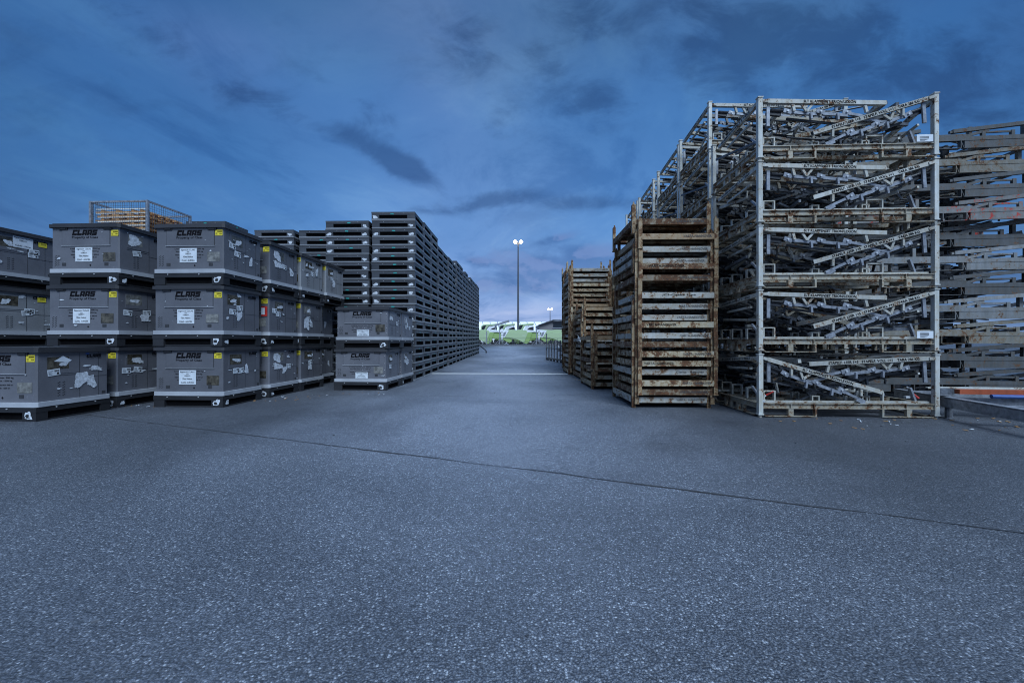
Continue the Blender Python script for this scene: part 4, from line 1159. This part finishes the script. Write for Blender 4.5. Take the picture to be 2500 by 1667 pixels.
FRM = {'grey': flat_rack_meshes(M['rackd'], M['galvd'])}
M['rackg'] = painted('mid_grey_paint', (0.085, 0.090, 0.097), 0.4, 0.2, 0.5)
M['rackr'] = painted('red_white_paint', (0.18, 0.185, 0.195), 0.5, 0.1, 0.5, rustc=((.30, .02, .02), (.38, .04, .03)))
FRM['mid'] = flat_rack_meshes(M['rackg'], M['dark'])
M['rackry'] = painted('streaked_beam_paint', (0.19, 0.188, 0.175), 0.5, 0.1, 0.55, warm=.3)
FRM['rusty'] = flat_rack_meshes(M['rackry'], M['dark'])
M['rackpl'] = painted('flat_rack_pale_paint', (0.22, 0.235, 0.255), 0.4, 0.15, 0.5)
FRM['white'] = flat_rack_meshes(M['rackpl'], M['galvd'])
FRM['red'] = flat_rack_meshes(M['rackr'], M['dark'])
def flat_rack(loc, rz, key, label):
    t = empty('flat_rack', loc, rz); tag(t, label, 'steel rack', 'low grey steel racks piled flat at the right edge')
    for k_, me in FRM[key].items(): obj(k_, me, None, t)
    v = int(loc[2] * 7 + loc[1]) % 5
    o = obj('loose_bars', INNER[v], None, t); o.scale = (1.5, .95, .55); o.location = (.05, .05, -.02)
    arm = FRM[key]['folding_arm']
    o = obj('folding_arm', arm, None, t); o.location = (-1.9 + .12 * v, .5, .02 + .01 * v); o.rotation_euler = (0, R(-1.5 + v), 0)
    return t
FKEYS = ['mid', 'mid', 'rusty', 'white', 'mid', 'white', 'mid', 'red', 'mid', 'rusty', 'mid']
FAD = {'mid': 'grey', 'rusty': 'rust-streaked', 'white': 'pale', 'red': 'red and white flaked', 'grey': 'dull grey'}
nf = 11
for k in range(nf):
    rr = random.Random(900 + k)
    flat_rack((6.24 + rr.uniform(-.10, .10), 7.75 + rr.uniform(-.05, .05), k * .462), R(-5.5 + rr.uniform(-1.2, 1.2)), FKEYS[k], f'{FAD[FKEYS[k]]} low rack, {from_top(k, nf)} of the pile at the right edge')
for k in range(8):
    rr = random.Random(960 + k)
    flat_rack((7.3 + rr.uniform(-.05, .05), 11.8 + rr.uniform(-.04, .04), .02 + k * .462), R(-3), rr.choice(('mid', 'grey')), f'dull low rack, {from_top(k, 8)} of the third pile back at the right edge')
for k in range(9):
    rr = random.Random(930 + k)
    key = rr.choice(('mid', 'grey', 'mid', 'white'))
    flat_rack((6.55 + rr.uniform(-.05, .05), 9.75 + rr.uniform(-.04, .04), .02 + k * .47), R(-4), key, f'{FAD[key]} low rack, {from_top(k, 9)} of the pile behind the right-edge one')
for k in range(4):
    wire_cage((10.6, 14.6, g(13) + k * 1.165), R(4), f'{ORD[k + 1]} empty wire cage up, seen through the flat racks', filled=False, H=1.15)
    wire_cage((8.6, 14.8, g(13) + k * 1.165), R(2), f'{ORD[k + 1]} empty wire cage up, nearer the towers, seen through the flat racks', filled=False, H=1.15)
# galvanised trailer bed and long profiles at the bottom right
t = empty('low_trailer', (0, 0, 0)); tag(t, 'low galvanised trailer bed on short legs at the right edge', 'trailer')
A = Vector((6.36, 6.60, .22)); B = Vector((5.80, 4.25, .22)); Rt = Vector((2.6, -.62, 0))
b = MB(); b.bar(A, B, .05, .125); b.bar(A + Vector((.02, 0, .075)), B + Vector((.02, 0, .075)), .10, .012)
b.bar(A + Rt, B + Rt, .05, .125)
for k in (0.0, .33, .66, 1.0): b.bar(A.lerp(B, k) + Rt * .01, A.lerp(B, k) + Rt * .99, .05, .11)
obj('bed_frame', b, M['galv'], t)
for p in (A.lerp(B, .42), A.lerp(B, .95), A.lerp(B, .3) + Rt * .8):
    b = MB(); b.tube((p.x + .03, p.y, 0), (p.x + .03, p.y, .16), .04, n=10); b.box(p.x - .04, p.x + .10, p.y - .07, p.y + .07, 0, .012); obj('leg', b, M['galvd'], t)
b = MB(); b.bar((6.28, 5.62, .375), (8.9, 5.25, .375), .08, .065); tag(obj('steel_profile', b, M['orange']), 'long orange-red steel profile lying on the low galvanised trailer', 'steel beam')
b = MB(); b.bar((6.1, 5.78, .415), (8.9, 5.45, .415), .05, .02); b.bar((6.1, 5.86, .40), (8.9, 5.55, .40), .05, .02); tag(obj('steel_profile', b, M['rackp']), 'bright silver flat bars lying behind the orange-red profile', 'steel beam')
b = MB(); b.tube((6.62, 5.50, .322), (8.7, 5.05, .322), .028); tag(obj('blue_tube', b, M['blue']), 'blue tube lying before the orange-red profile on the low trailer', 'tube')
b = MB(); b.box(6.02, 6.24, 5.62, 5.72, .335, .405); b.box(6.01, 6.25, 5.62, 5.70, .405, .415); tag(obj('steel_profile', b, M['galvd']), 'short grey steel profile beside the end of the orange-red one', 'steel beam')

# ------------------------------------------------------------------ trolley rack at the far right of the lane
t = empty('trolley_rack', (0, 0, 0)); tag(t, 'low grey barred trolley rack with white bottles of film in front of the far machines', 'trolley rack')
t['label'] = 'low barred grey trolley rack standing behind the rusty frame piles'
ZT = 17.6
b = MB(); gz = g(ZT); x0 = 1.80
pa = [(x0, ZT + 3.2), (x0 + .62, ZT)]
def P2(s_, z): return (pa[0][0] + (pa[1][0] - pa[0][0]) * s_, pa[0][1] + (pa[1][1] - pa[0][1]) * s_, gz + z)
b.bar(P2(0, .14), P2(1, .14), .08, .08); b.bar(P2(0, .65), P2(1, .65), .03, .04); b.bar(P2(0, 1.0), P2(1, 1.0), .03, .03)
b.bar((x0 + .62, ZT, gz + .14), (x0 + 2, ZT + .4, gz + .14), .08, .08); b.bar((x0 + .62, ZT, gz + 1.0), (x0 + 2, ZT + .4, gz + 1.0), .03, .03)
obj('base_frame', b, M['rackd'], t)
for i in range(8):
    b = MB(); s_ = i / 7; b.bar(P2(s_, .05), P2(s_, 1.42 if i in (0, 7) else 1.05), .06, .06); obj('upright', b, M['galvd'] if i not in (7,) else M['dark'], t)
for i in range(6):
    s_ = (i + .5) / 6; b = MB(); p = P2(s_, .1); b.tube(p, (p[0], p[1], gz + .0), .05, n=8); obj('wheel', b, M['dark'], t)
rr = random.Random(3)
bx = MB()
for i in range(26):
    p = P2(rr.uniform(.02, .95), rr.uniform(.2, .9)); xx = p[0] + rr.uniform(.1, .9); bx.bar((xx, p[1], p[2]), (xx + rr.uniform(.1, .3), p[1] + rr.uniform(-.3, .3), p[2] + rr.uniform(-.1, .1)), .06, .05, rr.choice((0, 0, 1, 2)))
tag(obj('metal_parts', bx, [M['dark'], M['galvd'], M['paper']]), 'jumbled small metal parts lying in the barred trolley rack', 'metal parts', kind='stuff')

# drawbar poking out at the far end of the pallets
t = empty('drawbar', (-2.18, 28.2, g(28))); tag(t, 'thin black drawbar slanting to the ground at the end of the pallet row', 'drawbar')
b = MB(); b.bar((-.15, 0, .62), (.38, -.4, .22), .05, .05); obj('bar', b, M['dark'], t)
b = MB(); b.tube((.38, -.4, .2), (.38, -.4, .06), .05); obj('jockey_wheel', b, M['dark'], t)

# ------------------------------------------------------------------ far machines, hall, masts
G52 = g(60)
def pxx(x, Z): return (x - 1250) * Z / 972
def tr(pts, Z, ox, dz=0.0, sc=1.0):
    """outline given in image units of a 9.168x enlargement -> metres at distance Z, relative to the thing's base"""
    return [((1147 + (x + dz) / 9.168 - 1250) * Z / 972 - ox, CAM_H + (833.5 - 732 - y / 9.168) * Z / 972 - G52) for x, y in pts]
def machine(shift, Z, label, seed=0):
    ox = (1147 + (1000 + shift) / 9.168 - 1250) * Z / 972
    t = empty('harvester_header', (ox, Z, G52)); tag(t, label, 'farm machine', 'green farm machines parked beyond the yard')
    P = lambda pts: tr(pts, Z, ox, shift)
    b = MB(); b.prism(P([(790, 835), (850, 735), (1300, 735), (1210, 970), (1150, 930), (1040, 880), (930, 850)]), 'y', -.5, .6); b.prism(P([(850, 733), (880, 690), (1080, 668), (1260, 680), (1296, 733)]), 'y', -.38, .5); obj('hood', b, M['green'], t, .02)
    b = MB(); b.prism(P([(1300, 722), (1392, 735), (1325, 950), (1270, 982), (1214, 974)]), 'y', -.46, .45); obj('end_shield', b, M['greend'], t, .02)
    b = MB(); b.prism(P([(470, 722), (680, 668), (876, 688), (846, 735), (786, 835), (722, 835), (745, 735), (600, 720)]), 'y', -.44, .3); obj('white_panel', b, M['white'], t, .01)
    b = MB(); b.prism(P([(755, 740), (820, 712), (790, 800), (745, 815)]), 'y', -.47, -.45); obj('vent', b, M['galv'], t)
    b = MB(); b.prism(P([(470, 728), (600, 724), (740, 740), (716, 838), (640, 862), (520, 860), (480, 800)]), 'y', -.3, .4); obj('side_cover', b, M['greend'], t, .02)
    b = MB(); b.prism(P([(724, 842), (930, 858), (940, 930), (890, 966), (830, 940), (740, 884)]), 'y', -.36, .3); obj('lower_shield', b, M['greend'], t, .02)
    b = MB(); b.prism(P([(1060, 786), (1064, 806), (1240, 806), (1240, 786)]), 'y', -.52, -.505); 
    b = MB(); q = P([(1178, 805), (1240, 790)]); put_text(b, 'CLAAS', lambda u, v: (u, -.506, v), q[0][0], q[1][0], q[0][1], q[1][1], bold=.02); obj('lettering', b, M['white'], t)
    r = random.Random(seed)
    for k in range(3):
        b = MB()
        for i in range(7):
            p = P([(r.uniform(520, 1400), r.uniform(990, 1000)), (r.uniform(520, 1400), r.uniform(860, 900))]); b.bar((p[0][0], r.uniform(-.1, .3), max(.03, p[0][1])), (p[0][0] + r.uniform(-.5, .5), r.uniform(-.1, .3), p[1][1]), .05, .05)
        q = P([(540 + 300 * k, 980), (700 + 300 * k, 900)]); b.box(q[0][0], q[1][0], .1, .3, max(.02, q[0][1]), q[1][1])
        obj('stand', b, M['dark'] if k < 2 else M['galvd'], t)
    return t
def cab_machine(shift, Z, label, dy=0):
    ox = (1147 + (400 + shift) / 9.168 - 1250) * Z / 972
    t = empty('harvester', (ox, Z, G52)); tag(t, label, 'farm machine', 'green farm machines parked beyond the yard')
    P = lambda pts: tr([(x, y + dy) for x, y in pts], Z, ox, shift)
    b = MB(); b.prism(P([(255, 690), (258, 600), (285, 570), (330, 556), (400, 550), (612, 536), (612, 574), (430, 590), (400, 625), (345, 720), (260, 720)]), 'y', -.8, .8); obj('body', b, M['green'], t, .03)
    b = MB(); b.prism(P([(275, 640), (292, 596), (325, 580), (375, 576), (328, 672), (285, 672)]), 'y', -.83, -.81); obj('cab_window', b, M['glass'], t)
    b = MB(); b.prism(P([(380, 700), (420, 628), (440, 600), (600, 592), (600, 608), (500, 640), (440, 700)]), 'y', -.7, .6); obj('white_panel', b, M['white'], t)
    b = MB(); b.prism(P([(370, 715), (470, 618), (500, 640), (610, 610), (610, 720)]), 'y', -.6, .5); obj('engine_part', b, M['dark'], t)
    for xx in (300, 540):
        q = P([(xx, 860)])[0]; r_ = max(.5, 0.75); b = MB(); b.tube((q[0], -.9, r_), (q[0], -.4, r_), r_, n=20); o = obj('wheel', b, M['dark'], t)
        b = MB(); b.tube((q[0], -.92, r_), (q[0], -.905, r_), r_ * .5, n=16); obj('rim', b, M['white'], o)
    q = P([(290, 700), (600, 800)]); b = MB(); b.box(q[0][0], q[1][0], -.5, .6, .7, q[0][1]); obj('chassis', b, M['dark'], t)
    return t
machine(0, 54, 'green hooded machine with curved end shield in the middle of the lane', 1)
machine(845, 54.2, 'green hooded machine partly hidden by the barred trolley rack', 2)
machine(560, 56.2, 'green hooded machine behind and between the middle two', 3)
machine(-845, 54.0, 'green and white machine half hidden by the end of the pallet row', 4)
machine(-180, 56.0, 'green hooded machine behind the striped post near the pallets', 5)
cab_machine(0, 62, 'green harvester with sloping cab window nearest the pallet row')
cab_machine(395, 62.4, 'green harvester with cab window just left of the tall mast')
cab_machine(815, 62.8, 'green harvester with cab window just right of the tall mast', -8)
t = empty('conveyor_chute', (pxx(1225, 58), 58, G52)); tag(t, 'grey steel chute rising over the green machines near the pallets', 'chute')
b = MB(); b.bar((-1.0, 0, 2.9), (1.1, 0, 3.55), .5, .30); obj('trough', b, M['galv'], t)
b = MB(); b.bar((-.9, 0, 0), (-.9, 0, 2.9), .25, .25); obj('support', b, M['galv'], t)
# support posts with struts along the far kerb
for i, (px_, tall, lab) in enumerate(((1188, 1.9, 'nearest the pallets'), (1220, 2.6, 'before the middle machine'), (1226, 2.3, 'with a white panel before the middle machine'), (1310, 2.3, 'right of the middle machine'), (1316, 2.0, 'with white panel right of the middle machine'))):
    Z = 51.6 + i * .1; x = pxx(px_, Z); t = empty('support_stand', (x, Z, g(Z))); tag(t, f'steel stand with splayed struts {lab}', 'stand')
    b = MB(); b.box(-.06, .06, -.06, .06, 0, tall); obj('post', b, M['galv'], t)
    for sx in (-1, 1): b = MB(); b.bar((0, 0, .85), (sx * .75, -.1, .05), .06, .06); obj('strut', b, M['galv'], t)
    b = MB(); b.box(-.35, .35, -.12, .12, 0, .06); obj('foot', b, M['dark'], t)
    if 'white' in lab:
        b = MB(); b.box(-.15, .10, -.09, -.06, .9, tall - .1); p = obj('white_panel', b, M['white'], t)
        b = MB()
        for k in range(5): b.box(-.09, .04, -.095, -.09, 1.0 + k * .2, 1.08 + k * .2)
        obj('panel_print', b, M['ink'], p)
b = MB(); b.box(-40, 40, 51.2, 51.5, g(51), g(51) + .22)
struct('kerb', b, M['galvd'])
t = empty('guard_rail', (0, 0, 0)); tag(t, 'thin grey guard rail running before the green machines', 'rail')
b = MB()
for z in (.45, .95): b.box(-14, 14, 52.3, 52.34, G52 + z, G52 + z + .05)
obj('rail', b, M['galvd'], t)
for i in range(9): b = MB(); x = -12 + i * 3; b.box(x, x + .05, 52.35, 52.4, G52, G52 + 1.0); obj('post', b, M['galvd'], t)
# white hall
t = empty('white_hall', (0, 112, G52)); tag(t, 'long low white hall roof closing the view beyond the machines', 'hall')
b = MB(); b.box(-45, 30, 0, .4, 0, 3.2); obj('wall', b, M['tent'], t)
b = MB(); b.prism([(-1, 3.0), (7, 6.4), (15, 3.0), (15, 2.8), (7, 6.2), (-1, 2.8)], 'x', -46, 31); obj('roof', b, M['tent'], t)
b = MB()
for i in range(26): x = -45 + i * 2.2; b.bar((x, -1.02, 3.03), (x - 1.2, 7, 6.44), .16, .06)
obj('roof_seam', b, M['seam'], t)
# grey hall
ZH = 88; ox = (1147 + 1870 / 9.168 - 1250) * ZH / 972
t = empty('grey_hall', (ox, ZH, G52)); tag(t, 'grey clad hall with a big dark gateway right of the lane', 'hall')
P = lambda pts: tr(pts, ZH, ox)
q = P([(1555, 570), (1870, 462), (2400, 475), (2400, 560)]); z0 = 0.0
b = MB(); b.prism([(q[0][0], z0), q[0], q[1], q[2], (q[2][0], z0)], 'y', 0, 14); obj('wall', b, M['clad'], t)
q = P([(1545, 568), (1545, 552), (1862, 443), (2405, 456), (2405, 474), (1870, 461)]); b = MB(); b.prism(q, 'y', -.6, 14.5); obj('roof', b, M['galvd'], t)
q = P([(1868, 640), (2080, 500)]); b = MB(); b.box(q[0][0], q[1][0], -.08, -.005, q[0][1], q[1][1]); obj('gateway', b, M['glass'], t)
q = P([(1855, 640), (2300, 622)]); b = MB(); b.box(q[0][0], q[1][0], -.14, -.085, q[0][1], q[1][1]); obj('lintel', b, M['galv'], t)
for i in range(8):
    q = P([(1870 + i * 26, 486), (1886 + i * 26, 468)]); b = MB(); b.box(q[0][0], q[1][0], -.64, -.61, q[0][1], q[1][1]); obj('roof_bracket', b, M['galv'], t)
# light masts
def mast(px_, Z, top, label, sc=1.0):
    H = hh(top, Z) - G52; t = empty('light_mast', (pxx(px_, Z), Z, G52)); tag(t, label, 'light mast', 'lit light masts')
    b = MB(); b.tube((0, 0, 0), (0, 0, H), .17 * sc, .085 * sc, 12); obj('pole', b, M['mast'], t)
    b = MB(); b.bar((-.43 * sc, 0, H - .05), (-.1, 0, H - .25), .10, .10); b.bar((.43 * sc, 0, H - .05), (.1, 0, H - .25), .10, .10); b.box(-.2, .2, -.12, .12, H - .3, H - .1); obj('crossarm', b, M['mast'], t)
    for sx in (-1, 1):
        x = sx * .43 * sc
        b = MB(); b.box(x - .26 * sc, x + .26 * sc, -.2, .2, H - .04, H + .16); o = obj('lamp_housing', b, M['mast'], t)
        b = MB(); b.tube((x, -.34, H), (x, -.21, H), .25 * sc, n=16); obj('lamp_lens', b, M['lampglow'], o)
    return t
mast(1265, 60, 592, 'tall light mast with two glowing lamps above the middle of the lane')
mast(1343, 140, 755, 'small distant light mast with two lamps above the grey hall', 1.25)
print('pallets', npal, 'objects', len(bpy.data.objects))
